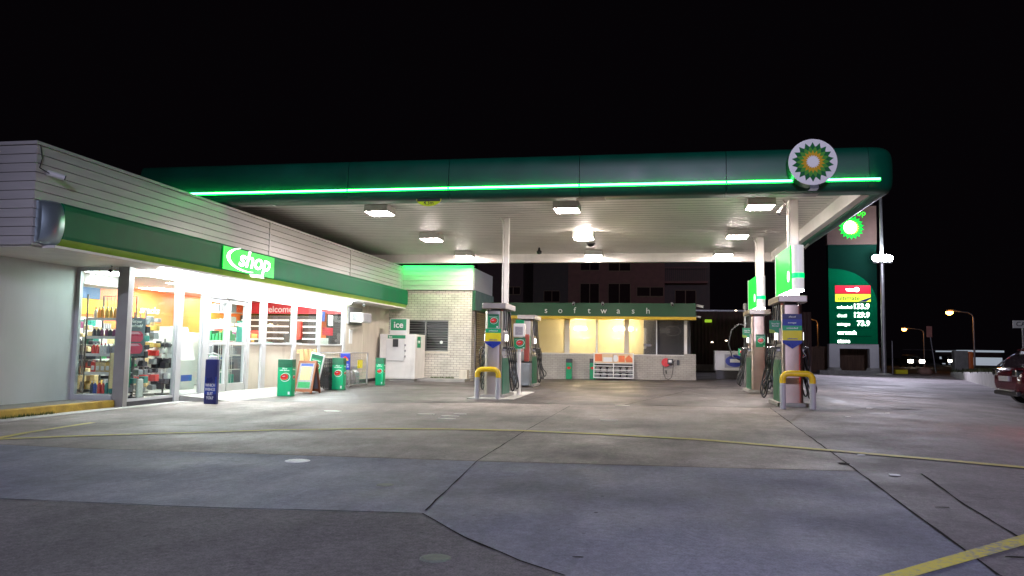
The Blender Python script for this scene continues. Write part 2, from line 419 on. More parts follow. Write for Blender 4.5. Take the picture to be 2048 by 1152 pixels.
ribbon('yellow_line', [G(-30, 882), G(60, 865), G(185, 846)], .11, 'yellow_line_paint', .008)
q = [G(1767, 1152), G(2048, 1071), G(2048, 1093), G(1842, 1152)]
q[0] = ext(q[1], q[0], 1.6); q[3] = ext(q[2], q[3], 2.0); a_ = ext(q[0], q[1], 1.4); b_ = ext(q[3], q[2], 1.35)
sheet('yellow_line', [q[0], a_, b_, q[3]], 'yellow_bold_paint', .008)

# drain covers, manholes, litter
def manhole(px, py, r, label, ring='concrete_grey', plate='galv'):
    x, y = G(px, py); t = thing('manhole_cover', label, 'manhole cover', (x, y, gz(x)), 0)
    mb = MB(); mb.lathe([(r, -.02), (r, .003), (r*.93, .004)], seg=28); mb.build('rim', ring, t)
    mb = MB(); mb.lathe([(r*.9, -.02), (r*.9, .0055)], seg=28)
    for k in range(9):
        a = (k-4)*r*.19; hw = math.sqrt(max(.001, (r*.82)**2-a*a)); mb.box(a-.012*r/.15, a+.012*r/.15, -hw, hw, .0055, .008)
    mb.build('plate', plate, t)
mat('cover_pale', (.8, .8, .78), .5, var=.15, scale=20)
mat('cover_green', (.14, .16, .13), .6, var=.25, scale=20)
manhole(595, 922, .125, 'pale round fuel fill cover just below the long slab joint left of centre', plate='cover_pale', ring='cover_pale')
manhole(770, 971, .075, 'small rusty olive cover in the middle of the grey slab', plate='cover_green')
manhole(871, 1117, .085, 'dull green round cover in the dark paving near the bottom edge', plate='cover_green', ring='cover_green')
def litter(px, py, w_, d_, rot, label, m='paper_litter', nm='paper_scrap', cat='litter'):
    x, y = G(px, py); mb = MB(); n = 9; pts = [(w_*.5*math.cos(2*math.pi*i/n)*random.uniform(.75, 1.1), d_*.5*math.sin(2*math.pi*i/n)*random.uniform(.75, 1.1)) for i in range(n)]
    mb.prism(pts, 0, .004 if m == 'paper_litter' else .0008, (0, 0, .006), (1, 0, 0), (0, 1, 0)); single(mb, nm, m, label, cat, (x, y, gz(x)), rot)
litter(665, 823, .36, .3, .1, 'white flattened paper on the concrete in front of the shop door')
litter(1789, 951, .11, .1, .3, 'brightest white scrap on the driveway right of the long slab joint')
litter(1722, 911, .1, .05, .2, 'small grey scrap below the long yellow line by the slab joint')
litter(1738, 817, .12, .06, 0, 'white scrap nearest the right pump guard rail on the driveway')
litter(1775, 827, .12, .06, .4, 'white scrap right of the other two beyond the right pump')
litter(1696, 834, .1, .05, .2, 'white scrap in front of the other two beyond the right pump')
mat('patch_pale', (.65, .62, .56), .8, var=.15, scale=12)
for px, py, w_, d_, lb in ((852, 829, .3, .12, 'leftmost of the pale rectangular patches left of the centre slab crack'), (900, 833, .3, .14, 'second pale rectangular patch, between the outer two'), (893, 838, .3, .1, 'pale rectangular patch lying nearest the camera of the cluster'), (920, 828.5, .22, .08, 'pale rectangular patch lying farthest right of the cluster'), (1218, 841, .28, .07, 'lone pale strip right of the centre slab crack'), (1245, 811.5, .3, .1, 'pale strip on the edge of the dark paving under the canopy')):
    x, y = G(px, py); mb = MB(); mb.box(-w_/2, w_/2, -d_/2, d_/2, 0, .008); single(mb, 'dipping_point_cover', 'patch_pale', lb, 'ground cover plate', (x, y, gz(x)+.002), .03)
for px, py, w_, d_, lb in ((1886, 1016, .11, .03, 'dark oil patch on the driveway left of the short black joint'), (2032, 1116, .12, .035, 'dark patch at the bottom right beyond the bold yellow line'), (1157, 1116, .07, .02, 'black twig-like mark on the grey slab near the bottom'), (1192, 1027, .03, .02, 'largest black spot in the middle of the grey slab'), (1205, 994, .025, .015, 'small black spot above the largest one on the grey slab'), (1805, 819, .8, .18, 'long dark stain on the driveway right of the right pump'), (1688, 928, .12, .14, 'broken black hole along the long slab joint')):
    litter(px, py, w_, d_, .1, lb, 'oil_black', 'oil_spot', 'stain')

# ------------------------------------------------------------------ kerbs and pavement
XG = -9.7      # shop glass line
mb = MB(); mb.box(-24, -9.95, 10.2, 12.95, -.1, .12); mb.box(-24, -10.82, 12.95, 13.0, -.1, .12); struct(mb, 'shop_pavement', 'concrete_grey')
mb = MB(); mb.rbox(-9.95, -9.8, 6.4, 12.93, -.1, .14, .02); struct(mb, 'kerb', 'kerb_yellow')
mat('gutter_pale', (.42, .41, .39), .8, var=.15, dirt=.3)
mb = MB(); mb.box(-9.8, -9.45, 6.4, 15.9, -.1, .012); struct(mb, 'gutter', 'gutter_pale')
# entry ramp in front of the door
mb = MB(); mb.add([(-9.68, 14.75, .0), (-9.68, 21.3, .0), (-8.75, 20.6, .0), (-8.75, 15.2, .0), (-9.68, 14.75, .13), (-9.68, 21.3, .11)],
    [(4, 3, 2, 5), (0, 3, 4), (1, 5, 2), (0, 4, 5, 1), (0, 1, 2, 3)]); struct(mb, 'door_ramp', 'concrete_grey')
mb = MB(); mb.box(-9.7, -6.5, 26.9, 27.78, -.1, .1); struct(mb, 'brick_wall_kerb', 'concrete_grey')
# weeds along the kerb and the brick wall
mat('weed', (.06, .1, .02), .8, var=.3)
def weeds(x0, x1, y0, y1, z, n, lb):
    mb = MB()
    for _ in range(n):
        x = random.uniform(x0, x1); y = random.uniform(y0, y1); a = random.uniform(0, 6.3); h = random.uniform(.03, .08); l = random.uniform(.01, .03)
        dx, dy = math.cos(a)*l, math.sin(a)*l
        mb.add([(x-dy*.25, y+dx*.25, z), (x+dy*.25, y-dx*.25, z), (x+dx*1.4, y+dy*1.4, z+h)], [(0, 1, 2)])
    o = mb.build('weeds', 'weed'); o['kind'] = 'stuff'; o['label'] = lb; o['category'] = 'weeds'
weeds(-9.8, -9.72, 9.9, 11.4, .0, 500, 'low green weeds along the foot of the yellow kerb')
weeds(-8., -7.1, 27.6, 27.76, .1, 400, 'green weeds at the foot of the white brick wall')

# ------------------------------------------------------------------ shop building
shop = thing('shop_building', 'long white weatherboard shop with a green fascia band and lit glass front', 'building', (-13, 13, 0))
XP = -9.2; ZP0, ZP1 = 2.66, 4.2
def boards_x(x, y0, y1, z0, z1, h=.14, seams=()):       # boards on a wall facing +X
    mb = MB(); n = round((z1-z0)/h); h = (z1-z0)/n
    for i in range(n):
        a = z0+i*h+.003; b = z0+(i+1)*h-.005
        mb.add([(x+.014, y0, a), (x+.014, y1, a), (x, y1, b), (x, y0, b), (x-.02, y0, a), (x-.02, y1, a), (x-.02, y1, b), (x-.02, y0, b)], [(0, 1, 2, 3), (0, 4, 5, 1), (3, 2, 6, 7), (0, 3, 7, 4), (1, 5, 6, 2)])
    for s_ in seams: mb.box(x-.01, x+.024, s_-.03, s_+.03, z0, z1)
    return mb
def boards_y(y, x0, x1, z0, z1, h=.14):                 # boards on a wall facing -Y
    mb = MB(); n = round((z1-z0)/h); h = (z1-z0)/n
    for i in range(n):
        a = z0+i*h+.003; b = z0+(i+1)*h-.005
        mb.add([(x0, y-.014, a), (x1, y-.014, a), (x1, y, b), (x0, y, b), (x0, y+.02, a), (x1, y+.02, a), (x1, y+.02, b), (x0, y+.02, b)], [(0, 1, 2, 3), (0, 4, 5, 1), (3, 2, 6, 7), (0, 3, 7, 4), (1, 5, 6, 2)])
    return mb
mb = boards_x(XP, 10.07, 27.74, ZP0, ZP1, .14, (17.4, 22.6, 27.68)); b2 = boards_y(10.07, -26, XP, ZP0, ZP1); mb.v_off = 0
k = len(mb.v); mb.v += b2.v; mb.f += [[i+k for i in f] for f in b2.f]; mb.box(-26, XP+.03, 10.03, 10.3, ZP1, ZP1+.05); mb.box(XP-.25, XP+.03, 10.3, 27.74, ZP1, ZP1+.05)
mb.build('parapet_boards', 'weatherboard', shop, True)
mb = MB(); mb.box(-26, XP-.03, 10.1, 27.78, 2.85, 4.15); mb.build('parapet_core', 'board_gap', shop, True)
mb = MB(); mb.box(-26, XP-.035, 10.11, 27.7, 2.64, 2.68); mb.box(XP-.035, -8.98, 10.3, 27.6, 2.64, 2.68); mb.build('soffit', 'white_paint', shop, True)
# green band: bulging profile
def band(y0, y1, x, z0, z1, bulge, m, name, parent, n=8):
    pr = [(x-.02, z0), (x+bulge*.94, z0), (x+bulge*.99, z0+(z1-z0)*.08), (x+bulge, z0+(z1-z0)*.78), (x+bulge*.93, z0+(z1-z0)*.9), (x+bulge*.75, z0+(z1-z0)*.97), (x-.02, z1)]
    mb = MB(); mb.rings([[(px_, yy, pz) for px_, pz in pr] for yy in (y0, y1)], smooth=False); return mb.build(name, m, parent, True)
band(10.42, 27.7, XP+.03, 2.79, 3.37, .22, 'band_green', 'fascia_band', shop)
mb = MB(); mb.add([(-8.965, 10.42, 2.79), (-8.965, 27.7, 2.79), (-9.05, 27.7, 2.685), (-9.05, 10.42, 2.685), (-9.2, 10.42, 2.79), (-9.2, 27.7, 2.79), (-9.2, 27.7, 2.685), (-9.2, 10.42, 2.685)],
    [(0, 1, 2, 3), (4, 5, 1, 0), (3, 2, 6, 7), (0, 3, 7, 4), (1, 5, 6, 2)]); mb.build('lime_edge', 'lime', shop, True)
# end cap of the band (glossy rounded end)
mat('cap_gloss', (.5, .62, .68), .28, metal=.8, var=.05, bump=.4, bscale=2)
pr = []
for i in range(17):
    a = math.pi*i/16; pr.append((math.sin(a)**.6, -math.cos(a)))
mb = MB(); rs = []
for j in range(7):
    t = j/6; yy = 10.12+.3*t; s_ = math.sin(math.pi/2*min(1, t*1.0+.12))**.6
    rs.append([(XP+.03+.23*a*s_ if a > .01 else XP+.02, yy, 3.03+.35*b*(0.86+.14*s_)) for a, b in pr]+[(XP+.0, yy, 3.03+.35*.9), (XP+.0, yy, 3.03-.35*.9)])
mb.rings(rs); mb.build('band_end_cap', 'cap_gloss', shop, True)
# walls
mb = MB(); mb.box(-10.95, -10.8, 8.0, 13.0, .121, 2.64); mb.build('side_wall', 'side_wall', shop, True)
mb = MB(); mb.box(XG-.12, XG, 23.55, 27.8, .1, 2.64); mb.box(XG-.02, XG+.012, 25.1, 25.14, .1, 2.64); mb.build('rear_wall', 'cream_wall', shop, True)
mb = MB(); mb.box(XG-.1, XG+.02, 23.55, 27.7, -.05, .1); mb.build('skirting', 'black_plastic', shop, True)
mat('header_white', (.85, .86, .84), .5, var=.03)
mb = MB(); mb.box(XG-.1, XG-.01, 14.7, 23.55, 2.36, 2.64); mb.build('header', 'header_white', shop, True)
# fluorescent strip under the awning
for y in (13.6, 15.3, 17.0, 18.7, 20.4, 22.0):
    mb = MB(); mb.rbox(-9.52, -9.4, y, y+1.3, 2.585, 2.635, .01); mb.rbox(-9.49, -9.43, y+.03, y+1.27, 2.55, 2.583, .012); mb.build('fluorescent_tube', 'tube_white', shop, True)
# posts
def post(y0, y1, z0=.0, z1=2.64, x0=XG-.07, x1=XG+.03, m='aluminium'):
    mb = MB(); mb.box(x0, x1, y0, y1, z0, z1); mb.build('window_post', m, shop, True)
mb = MB(); mat('post_mid', (.36, .35, .34), .45, metal=.3, var=.08); mb.box(-9.91, -9.68, 12.98, 13.1, -.02, 2.64); mb.build('corner_post', 'post_mid', shop, True)
for a, b in ((14.55, 14.72), (15.5, 15.68), (17.38, 17.52), (18.12, 18.34), (19.86, 20.04), (21.52, 21.66), (23.38, 23.56)): post(a, b)
# windows: (y0, y1, z0, z1)
def window(y0, y1, z0, z1, bar=.05):
    mb = MB(); X0, X1 = XG-.05, XG+.01
    mb.box(X0, X1, y0, y1, z0, z0+bar); mb.box(X0, X1, y0, y1, z1-bar, z1); mb.box(X0, X1, y0, y0+bar*.7, z0+bar, z1-bar); mb.box(X0, X1, y1-bar*.7, y1, z0+bar, z1-bar)
    fr = mb.build('window', 'aluminium', shop, True)
    mb = MB(); mb.box(XG-.026, XG-.02, y0+bar*.7, y1-bar*.7, z0+bar, z1-bar); mb.build('pane', 'clear_glass', fr, True)
window(13.1, 14.55, .1, 2.62); window(14.72, 15.5, .1, 2.36)
for a, b in ((17.52, 18.12), (18.34, 19.86), (20.04, 21.52), (21.66, 23.38)):
    window(a, b, 1.22, 2.36)
    mb = MB(); mb.box(XG-.06, XG-.03, a, b, .1, 1.22); mb.build('lower_panel', 'cream_wall', shop, True)
mb = MB(); mb.box(XG-.08, XG-.06, 13.0, 23.5, .0, .1); mb.box(XG-.06, XG-.0, 13.1, 15.6, -.05, .1); mb.build('plinth', 'black_plastic', shop, True)
# left window facing the camera
mb = MB(); mb.box(-10.8, -10.72, 12.98, 13.06, .12, 2.64); mb.box(-10.72, -9.93, 12.98, 13.06, .12, .22); mb.box(-10.72, -9.93, 12.98, 13.06, 2.56, 2.64); fr = mb.build('window', 'aluminium', shop, True)
mb = MB(); mb.box(-10.72, -9.93, 13.015, 13.02, .22, 2.56); mb.build('pane', 'clear_glass', fr, True)
# sliding door
door = MB(); X0, X1 = XG-.06, XG+.02
for y0, y1 in ((15.7, 16.52), (16.55, 17.37)):
    d = MB(); d.box(X0, X1, y0, y0+.07, .13, 2.24); d.box(X0, X1, y1-.07, y1, .13, 2.24); d.box(X0, X1, y0+.07, y1-.07, .13, .3); d.box(X0, X1, y0+.07, y1-.07, 2.16, 2.24); d.box(X0, X1, y0+.07, y1-.07, 1.2, 1.27)
    dd = d.build('sliding_door', 'aluminium', shop, True)
    g_ = MB(); g_.box(XG-.024, XG-.018, y0+.07, y1-.07, .3, 1.2); g_.box(XG-.024, XG-.018, y0+.07, y1-.07, 1.27, 2.16); g_.build('pane', 'clear_glass', dd, True)
mb = MB(); mb.box(XG-.09, XG+.04, 15.68, 17.4, 2.25, 2.35); mb.box(XG+.04, XG+.08, 16.4, 16.65, 2.27, 2.33); mb.build('door_track', 'dark_alu', shop, True)
# interior shell
mat('shop_floor', (.45, .44, .43), .3, var=.06)
mb = MB(); mb.box(-18, XG-.08, 13.02, 24.2, .02, .11); mb.build('shop_floor', 'shop_floor', shop, True)
mat('ceiling_white', (.8, .8, .8), .7, var=.02)
mb = MB(); mb.box(-18, XG-.1, 13.07, 24.2, 2.66, 2.7); mb.box(-12.2, -11.5, 14.2, 15.6, 2.42, 2.66); mb.build('ceiling', 'ceiling_white', shop, True)
for x, y in ((-11, 14.2), (-11, 17), (-11, 20), (-11, 22.5), (-12.8, 15.5), (-12.8, 18.5), (-12.8, 21.5), (-14.2, 14.2)):
    mb = MB(); mb.box(x-.3, x+.3, y-.55, y+.55, 2.635, 2.66); mb.build('ceiling_panel', 'ceiling_panel', shop, True)
mat('orange_wall', (.78, .17, .03), .45, var=.05); mat('yellow_wall', (.85, .48, .03), .45, var=.04); mat('blue_wall', (.05, .13, .27), .5, var=.05)
mb = MB(); mb.box(-13.6, -13.5, 13.3, 24.2, 1.55, 2.64); mb.box(-13.6, -13.5, 20.9, 24.2, .11, 1.55); mb.build('orange_wall', 'orange_wall', shop, True)
mb = MB(); mb.box(-13.5, -13.47, 13.3, 17.7, 1.9, 2.26); mb.build('yellow_panel', 'yellow_wall', shop, True)
mb = MB(); mb.box(-13.5, -13.46, 13.3, 17.0, 2.27, 2.64); mb.build('blue_panel', 'blue_wall', shop, True)
mb = MB(); mb.box(-13.6, -13.52, 13.3, 20.9, .11, 1.55); mb.box(-18, -13.6, 13.07, 13.2, .1, 2.64); mb.build('inner_wall', 'ceiling_white', shop, True)
mat('end_red', (.62, .03, .05), .4, var=.05)
mb = MB(); mb.box(-13.5, XG-.12, 24.0, 24.1, .11, 2.2); mb.build('end_wall', 'black_plastic', shop, True)
mb = MB(); mb.box(-13.5, XG-.12, 23.93, 24.05, 2.26, 2.64); mb.build('red_panel', 'end_red', shop, True)
text('welcome', .3, (-12.25, 23.92, 2.4), (1, 0, 0), (0, 0, 1), 'poster_white', shop, 'wall_lettering', bold=.01)
text('snacks', .26, (-13.46, 18.95, 2.1), (0, 1, 0), (0, 0, 1), 'poster_white', shop, 'wall_lettering', shear=.25, bold=.01, fit=.85)
mb = MB(); mb.prism(ell(.16, .06, 14), 0, .004, (-13.46, 20.2, 2.15), (0, 1, 0), (0, 0, 1)); mb.prism([(-.1, -.1), (.14, .0), (-.02, .08)], 0, .004, (-13.46, 20.2, 2.02), (0, 1, 0), (0, 0, 1)); mb.build('wall_picture', 'poster_white', shop, True)
# brick wing
brick('white_brick', (.62, .59, .52), (.55, .52, .45), (.24, .22, .19))
mb = MB(); YB = 27.8
mb.box(XG, -8.95, YB, YB+.2, .1, 3.35); mb.box(-8.95, -7.38, YB, YB+.2, 2.24, 3.35); mb.box(-8.95, -7.38, YB, YB+.2, .1, 1.08); mb.box(-7.38, -6.5, YB, YB+.2, -.05, 3.35); mb.box(-6.7, -6.5, YB+.2, YB+.5, -.05, 3.35)
mb.build('brick_wall', 'white_brick', shop, True)
mb = MB(); mb.box(-9.0, -7.33, YB-.03, YB+.0, 1.0, 1.08); mb.build('window_sill', 'cream_wall', shop, True)
mb = MB(); mb.box(-8.95, -7.38, YB+.06, YB+.1, 2.18, 2.24); mb.box(-8.95, -7.38, YB+.06, YB+.1, 1.08, 1.13); mb.box(-8.3, -8.24, YB+.05, YB+.1, 1.13, 2.18); mb.box(-8.95, -8.91, YB+.06, YB+.1, 1.13, 2.18); mb.box(-7.42, -7.38, YB+.06, YB+.1, 1.13, 2.18)
for i in range(11):
    z = 1.16+i*.094; mb.add([(-8.91, YB+.055, z), (-7.42, YB+.055, z), (-7.42, YB+.1, z+.03), (-8.91, YB+.1, z+.03)], [(0, 1, 2, 3)])
fr = mb.build('louvre_window', 'dark_alu', shop, True)
mb = MB(); mb.box(-8.91, -7.42, YB+.11, YB+.12, 1.13, 2.18); mb.build('pane', 'black_plastic', fr, True)
mb = MB(); mb.prism(ell(.06, .06, 16), 0, .004, (-7.65, YB+.04, 1.42), (1, 0, 0), (0, 0, 1)); mb.build('window_sticker', 'poster_white', shop, True)
mb = boards_y(YB-.05, XG+.5, -6.5, 3.36, 4.25, .178); mb.box(-6.52, -6.46, YB-.06, YB+.06, 3.36, 4.25); mb.box(-9.2, -6.46, YB-.06, YB+.2, 4.25, 4.29); mb.build('wing_parapet', 'weatherboard', shop, True)
mb = MB(); mb.box(-9.17, -6.53, YB-.03, YB+.18, 3.36, 4.2); mb.build('wing_parapet_core', 'board_gap', shop, True)
mb = MB(); mb.box(-6.56, -6.44, YB+.07, 31.2, 3.37, 4.2); mb.build('wing_side_parapet', 'weatherboard', shop, True)
mb = MB(); mb.box(-6.5, -6.38, YB+.02, 31.2, 2.62, 3.36); mb.build('wing_side_band', 'wash_green', shop, True)
# corrugated roller shutter on the side of the wing
mb = MB()
for i in range(34):
    z = .03+i*.075; mb.add([(-6.44, 28.3, z), (-6.44, 31.1, z), (-6.40, 31.1, z+.035), (-6.40, 28.3, z+.035), (-6.44, 31.1, z+.07), (-6.44, 28.3, z+.07)], [(0, 1, 2, 3), (3, 2, 4, 5)])
mat('shutter', (.4, .34, .24), .35, metal=.3, var=.1, dirt=.3)
mb.build('roller_shutter', 'shutter', shop, True)
mb = MB(); mb.box(-6.6, -6.45, 28.3, 31.2, 0.02, 2.61); mb.build('shutter_wall', 'board_gap', shop, True)
mb = MB(); mb.box(-26, -9.4, 10.3, 27.6, 4.06, 4.12); mb.build('roof', 'concrete_grey', shop, True)
mb = MB(); mb.rbox(-6.85, -6.55, 27.45, 27.78, .0, .42, .01); single(mb, 'meter_box', 'cream_wall', 'small cream box at the foot of the brick wall corner', 'meter box', (-6.7, 27.6, 0), world=True)

# shop sign on the band
sg = thing('shop_sign', 'glowing green shop sign with a white swoosh on the green fascia band', 'sign', (-8.95, 15.95, 3.07))
XS = -8.935
N_ = 12; pts = [(-1.05, -.265), (1.2, -.265), (1.2, .23), (-1.05, .23)]
mb = MB(); mb.prism(pts, 0, .02, (XS, 15.95, 3.07), (0, 1, 0), (0, 0, 1)); mb.build('sign_panel', 'sign_green', sg, True)
text('shop', .52, (XS, 16.2, 3.1), (0, 1, 0), (0, 0, 1), 'sign_white', sg, shear=.25, bold=.016, fit=1.42, depth=.03)
def crescent(a0, a1, R0, R1, cx, cy, sx, sy, n=22):
    A = []; B = []
    for i in range(n+1):
        t = i/n; a = a0+(a1-a0)*t; wdt = math.sin(math.pi*(.04+.9*t))**.8*(R1-R0)
        A.append((cx+sx*R0*math.cos(a), cy+sy*R0*math.sin(a))); B.append((cx+sx*(R0+wdt)*math.cos(a), cy+sy*(R0+wdt)*math.sin(a)))
    return A+B[::-1]
mb = MB()
c_ = crescent(math.radians(118), math.radians(282), 1.0, 1.17, .02, .03, .82, .25)
n2 = len(c_)//2
vs = [(XS+.03, 15.95+a, 3.07+b) for a, b in c_]
mb.add(vs, [(i, i+1, len(vs)-2-i, len(vs)-1-i) for i in range(n2-1)])
c_ = [(.05, -.27), (.62, -.245), (.72, -.31), (.64, -.31), (.1, -.33)]
mb.add([(XS+.031, 15.95+a, 3.07+b) for a, b in c_], [tuple(range(len(c_)))])
mb.build('swoosh', 'sign_white', sg, True)

# ------------------------------------------------------------------ security cameras, downpipe, a/c
def seccam(loc, dirv, label, s_=1., bracket=(0, 0, .1), m='white_plastic'):
    t = thing('security_camera', label, 'security camera', loc)
    d = Vector(dirv).normalized(); o = Vector((0, 0, 0))
    mb = MB(); mb.tube([o-d*.1*s_, o+d*.09*s_], .035*s_, 10); mb.build('housing', m, t)
    mb = MB(); mb.tube([o+d*.088*s_, o+d*.1*s_], .03*s_, 10); mb.build('lens', 'black_plastic', t)
    mb = MB(); b = Vector(bracket); mb.tube([o-d*.04*s_, o-d*.05*s_+b*.6, b], .014*s_, 6); mb.build('bracket', 'galv', t); return t
seccam((-9.08, 10.35, 3.78), (.75, .6, -.22), 'white bullet camera at the top left corner of the shop parapet', 1.3, (-.1, .02, .02))
seccam((-9.85, 12.7, 2.55), (.4, -.8, -.25), 'camera under the shop awning above the leftmost window post', 1.1, (-.05, .05, .1))
seccam((-9.1, 23.6, 2.55), (.3, -.9, -.1), 'small camera where the lit shop awning ends by the cream wall', 1.2, (0, .02, .1))
mb = MB(); mb.tube([(-9.18, 10.1, 4.25), (-9.17, 10.15, 4.0), (-9.18, 10.12, 3.85), (-9.12, 10.25, 3.79)], .008, 5); single(mb, 'camera_cable', 'black_rubber', 'dark cable hanging down the parapet corner to the bullet camera', 'cable', (-9.18, 10.1, 3.8), world=True)
ac = thing('air_conditioner', 'white window air conditioner box sticking out of the cream wall', 'air conditioner', (-9.7, 24.0, 2.1))
mb = MB(); mb.rbox(-9.66, -9.24, 23.85, 24.7, 2.0, 2.32, .015); mb.build('case', 'white_plastic', ac, True)
mb = MB()
for i in range(7): mb.box(-9.56+i*.03, -9.545+i*.03, 23.835, 23.85, 2.06, 2.28)
mb.build('side_vent', 'black_plastic', ac, True)
mb = MB(); mb.box(-9.24, -9.22, 23.9, 24.65, 2.03, 2.29); mb.build('grille', 'galv', ac, True)
mb = MB(); mb.box(-9.7, -9.66, 23.75, 24.95, 1.93, 2.5); mb.build('surround', 'dark_alu', ac, True)
mb = MB(); mb.box(-9.69, -9.675, 23.9, 24.15, 1.3, 1.75); single(mb, 'wall_notice', 'poster_white', 'small pale notice on the cream wall under the air conditioner', 'notice', (-9.69, 24, 1.5), world=True)

# ------------------------------------------------------------------ shop interior contents
cols = {'red': (.6, .04, .03), 'gold': (.6, .4, .1), 'black': (.03, .03, .04), 'plum': (.16, .03, .1), 'teal': (.02, .22, .18), 'white': (.75, .75, .72), 'blue': (.03, .08, .35), 'amber': (.65, .3, .05), 'tan': (.55, .42, .22), 'grey': (.3, .3, .32), 'green': (.03, .3, .1)}
for k_, v_ in cols.items(): mat('pack_'+k_, v_, .35, var=.15, scale=30)
def rack(name, label, x0, x1, y0, y1, zs, ztop):
    t = thing(name, label, 'display rack', ((x0+x1)/2, (y0+y1)/2, .11))
    for i, z in enumerate(zs):
        mb = MB(); mb.box(x0, x1, y0, y1, z-.02, z); mb.box(x0, x1, y0-.006, y0, z-.045, z+.01); mb.build('shelf', 'white_plastic', t, True)
    mb = MB()
    for x in (x0, x1):
        for y in (y0, y1): mb.box(x-.012, x+.012, y-.012, y+.012, .11, ztop)
    n = 9
    for i in range(n+1): mb.box(x0+(x1-x0)*i/n-.003, x0+(x1-x0)*i/n+.003, y1-.003, y1+.003, zs[-1], ztop)
    mb.box(x0, x1, y1-.005, y1+.005, ztop-.01, ztop); mb.build('upright_frame', 'dark_alu', t, True)
    return t
zs = [.2, .62, .98, 1.32, 1.68]
rack('shelf_rack', 'tall rack of oil and car care bottles behind the narrow left window', -10.95, -10.2, 13.5, 13.95, zs, 2.15)
ORD = ['first', 'second', 'third', 'fourth', 'fifth', 'sixth', 'seventh', 'eighth']
def bottle(x, y, z, r, h, c, label, kind='bottle', nm='oil_bottle'):
    t = thing(nm, label, kind, (x, y, z), group='bottles and cans on the rack behind the left window')
    mb = MB()
    if kind == 'jerrycan': mb.rbox(-r, r, -r*.6, r*.6, 0, h*.8, r*.2); mb.tube([(-r*.5, 0, h*.78), (-r*.3, 0, h*.95), (r*.4, 0, h*.95), (r*.6, 0, h*.78)], r*.14, 6)
    else: mb.lathe([(r, 0), (r, h*.66), (r*.45, h*.82), (r*.4, h*.88)], seg=10)
    mb.build('body', 'pack_'+c, t)
    mb = MB()
    if kind == 'jerrycan': mb.rbox(-r*.7, r*.7, -r*.62, -r*.6, h*.15, h*.5, .002)
    else: mb.lathe([(r*.44, h*.86), (r*.44, h)], seg=8)
    mb.build('cap' if kind != 'jerrycan' else 'label', 'pack_white' if c != 'white' else 'pack_red', t)
rows = [(.2, ['black', 'blue', 'red', 'red', 'teal', 'teal', 'green', 'white'], .26, 'bottle', 'bottom shelf'),
        (.62, ['red', 'tan', 'tan', 'gold', 'red', 'black'], .26, 'jerrycan', 'second shelf from the bottom'),
        (.98, ['red', 'red', 'white', 'white', 'grey', 'grey', 'white', 'teal'], .22, 'bottle', 'middle shelf'),
        (1.32, ['black', 'black', 'plum', 'plum', 'black', 'plum', 'plum', 'plum'], .18, 'bottle', 'fourth shelf'),
        (1.68, ['white', 'amber', 'amber', 'gold', 'gold', 'amber', 'gold', 'amber'], .24, 'bottle', 'top shelf')]
for z, cs, h, kd, nm in rows:
    n = len(cs)
    for i, c in enumerate(cs):
        x = -10.9+(i+.5)*.7/n; bottle(x, 13.6+random.uniform(-.01, .03), z+.001, .7/n*.42, h*random.uniform(.9, 1.), c, f'{c} {kd}, {ORD[i]} from the left, on the {nm.split(" from")[0]} behind the left window', kd)
# red card poster, green easel, display stands behind the big window
pt = thing('card_poster', 'dark window poster asking about cards, with two crimson rolls, behind the big front pane', 'poster', (XG-.12, 13.4, 1.2))
xw = XG-.12
mat('poster_slate', (.07, .1, .12), .4, var=.1); mat('roll_red', (.5, .03, .08), .3, var=.12, stretch=(1, .3, 3)); mat('roll_pink', (.62, .3, .38), .3, var=.15)
mb = MB(); mb.box(xw-.006, xw, 13.18, 13.72, .95, 1.7); mb.build('poster_sheet', 'poster_slate', pt, True)
text('Got your\ncard ready?', .085, (xw, 13.46, 1.58), (0, 1, 0), (0, 0, 1), 'poster_white', pt, bold=.01, fit=.34, depth=.003)
for z, m_ in ((1.33, 'roll_red'), (1.1, 'roll_red')):
    mb = MB(); mb.prism(rect(-.26, .2, -.1, .1)[:1]+[(.14, -.1), (.2, -.05), (.2, .05), (.14, .1), (-.26, .1)], 0, .01, (xw, 13.45, z), (0, 1, 0), (0, 0, 1)); mb.build('roll_picture', m_, pt, True)
    mb = MB(); mb.prism([(-.26, .04), (.12, .05), (.05, .09), (-.26, .09)], .011, .013, (xw, 13.45, z), (0, 1, 0), (0, 0, 1)); mb.build('roll_highlight', 'roll_pink', pt, True)
es_ = thing('green_notice_board', 'green backed easel board on dark legs low behind the big front pane', 'board', (-10.15, 13.6, .11))
mb = MB(); mb.box(-.02, .0, -.18, .2, .22, .88); mb.build('board', 'poster_green', es_)
mb = MB(); mb.box(-.02, .004, -.4, -.18, .22, .9); mb.build('pale_board', 'pack_tan', es_)
mb = MB(); mb.tube([(0, -.25, 0), (-.03, -.15, .3)], .018, 6); mb.tube([(0, .1, 0), (-.03, -.0, .3)], .018, 6); mb.tube([(0, -.35, .12), (0, .2, .12)], .012, 6); mb.build('leg_frame', 'black_plastic', es_)
mb = MB(); mb.rbox(-9.99, -9.93, 13.75, 13.92, .13, .5, .03); single(mb, 'white_container', 'pack_white', 'pale narrow container standing before the green easel board', 'container', (-9.96, 13.83, .11), world=True)
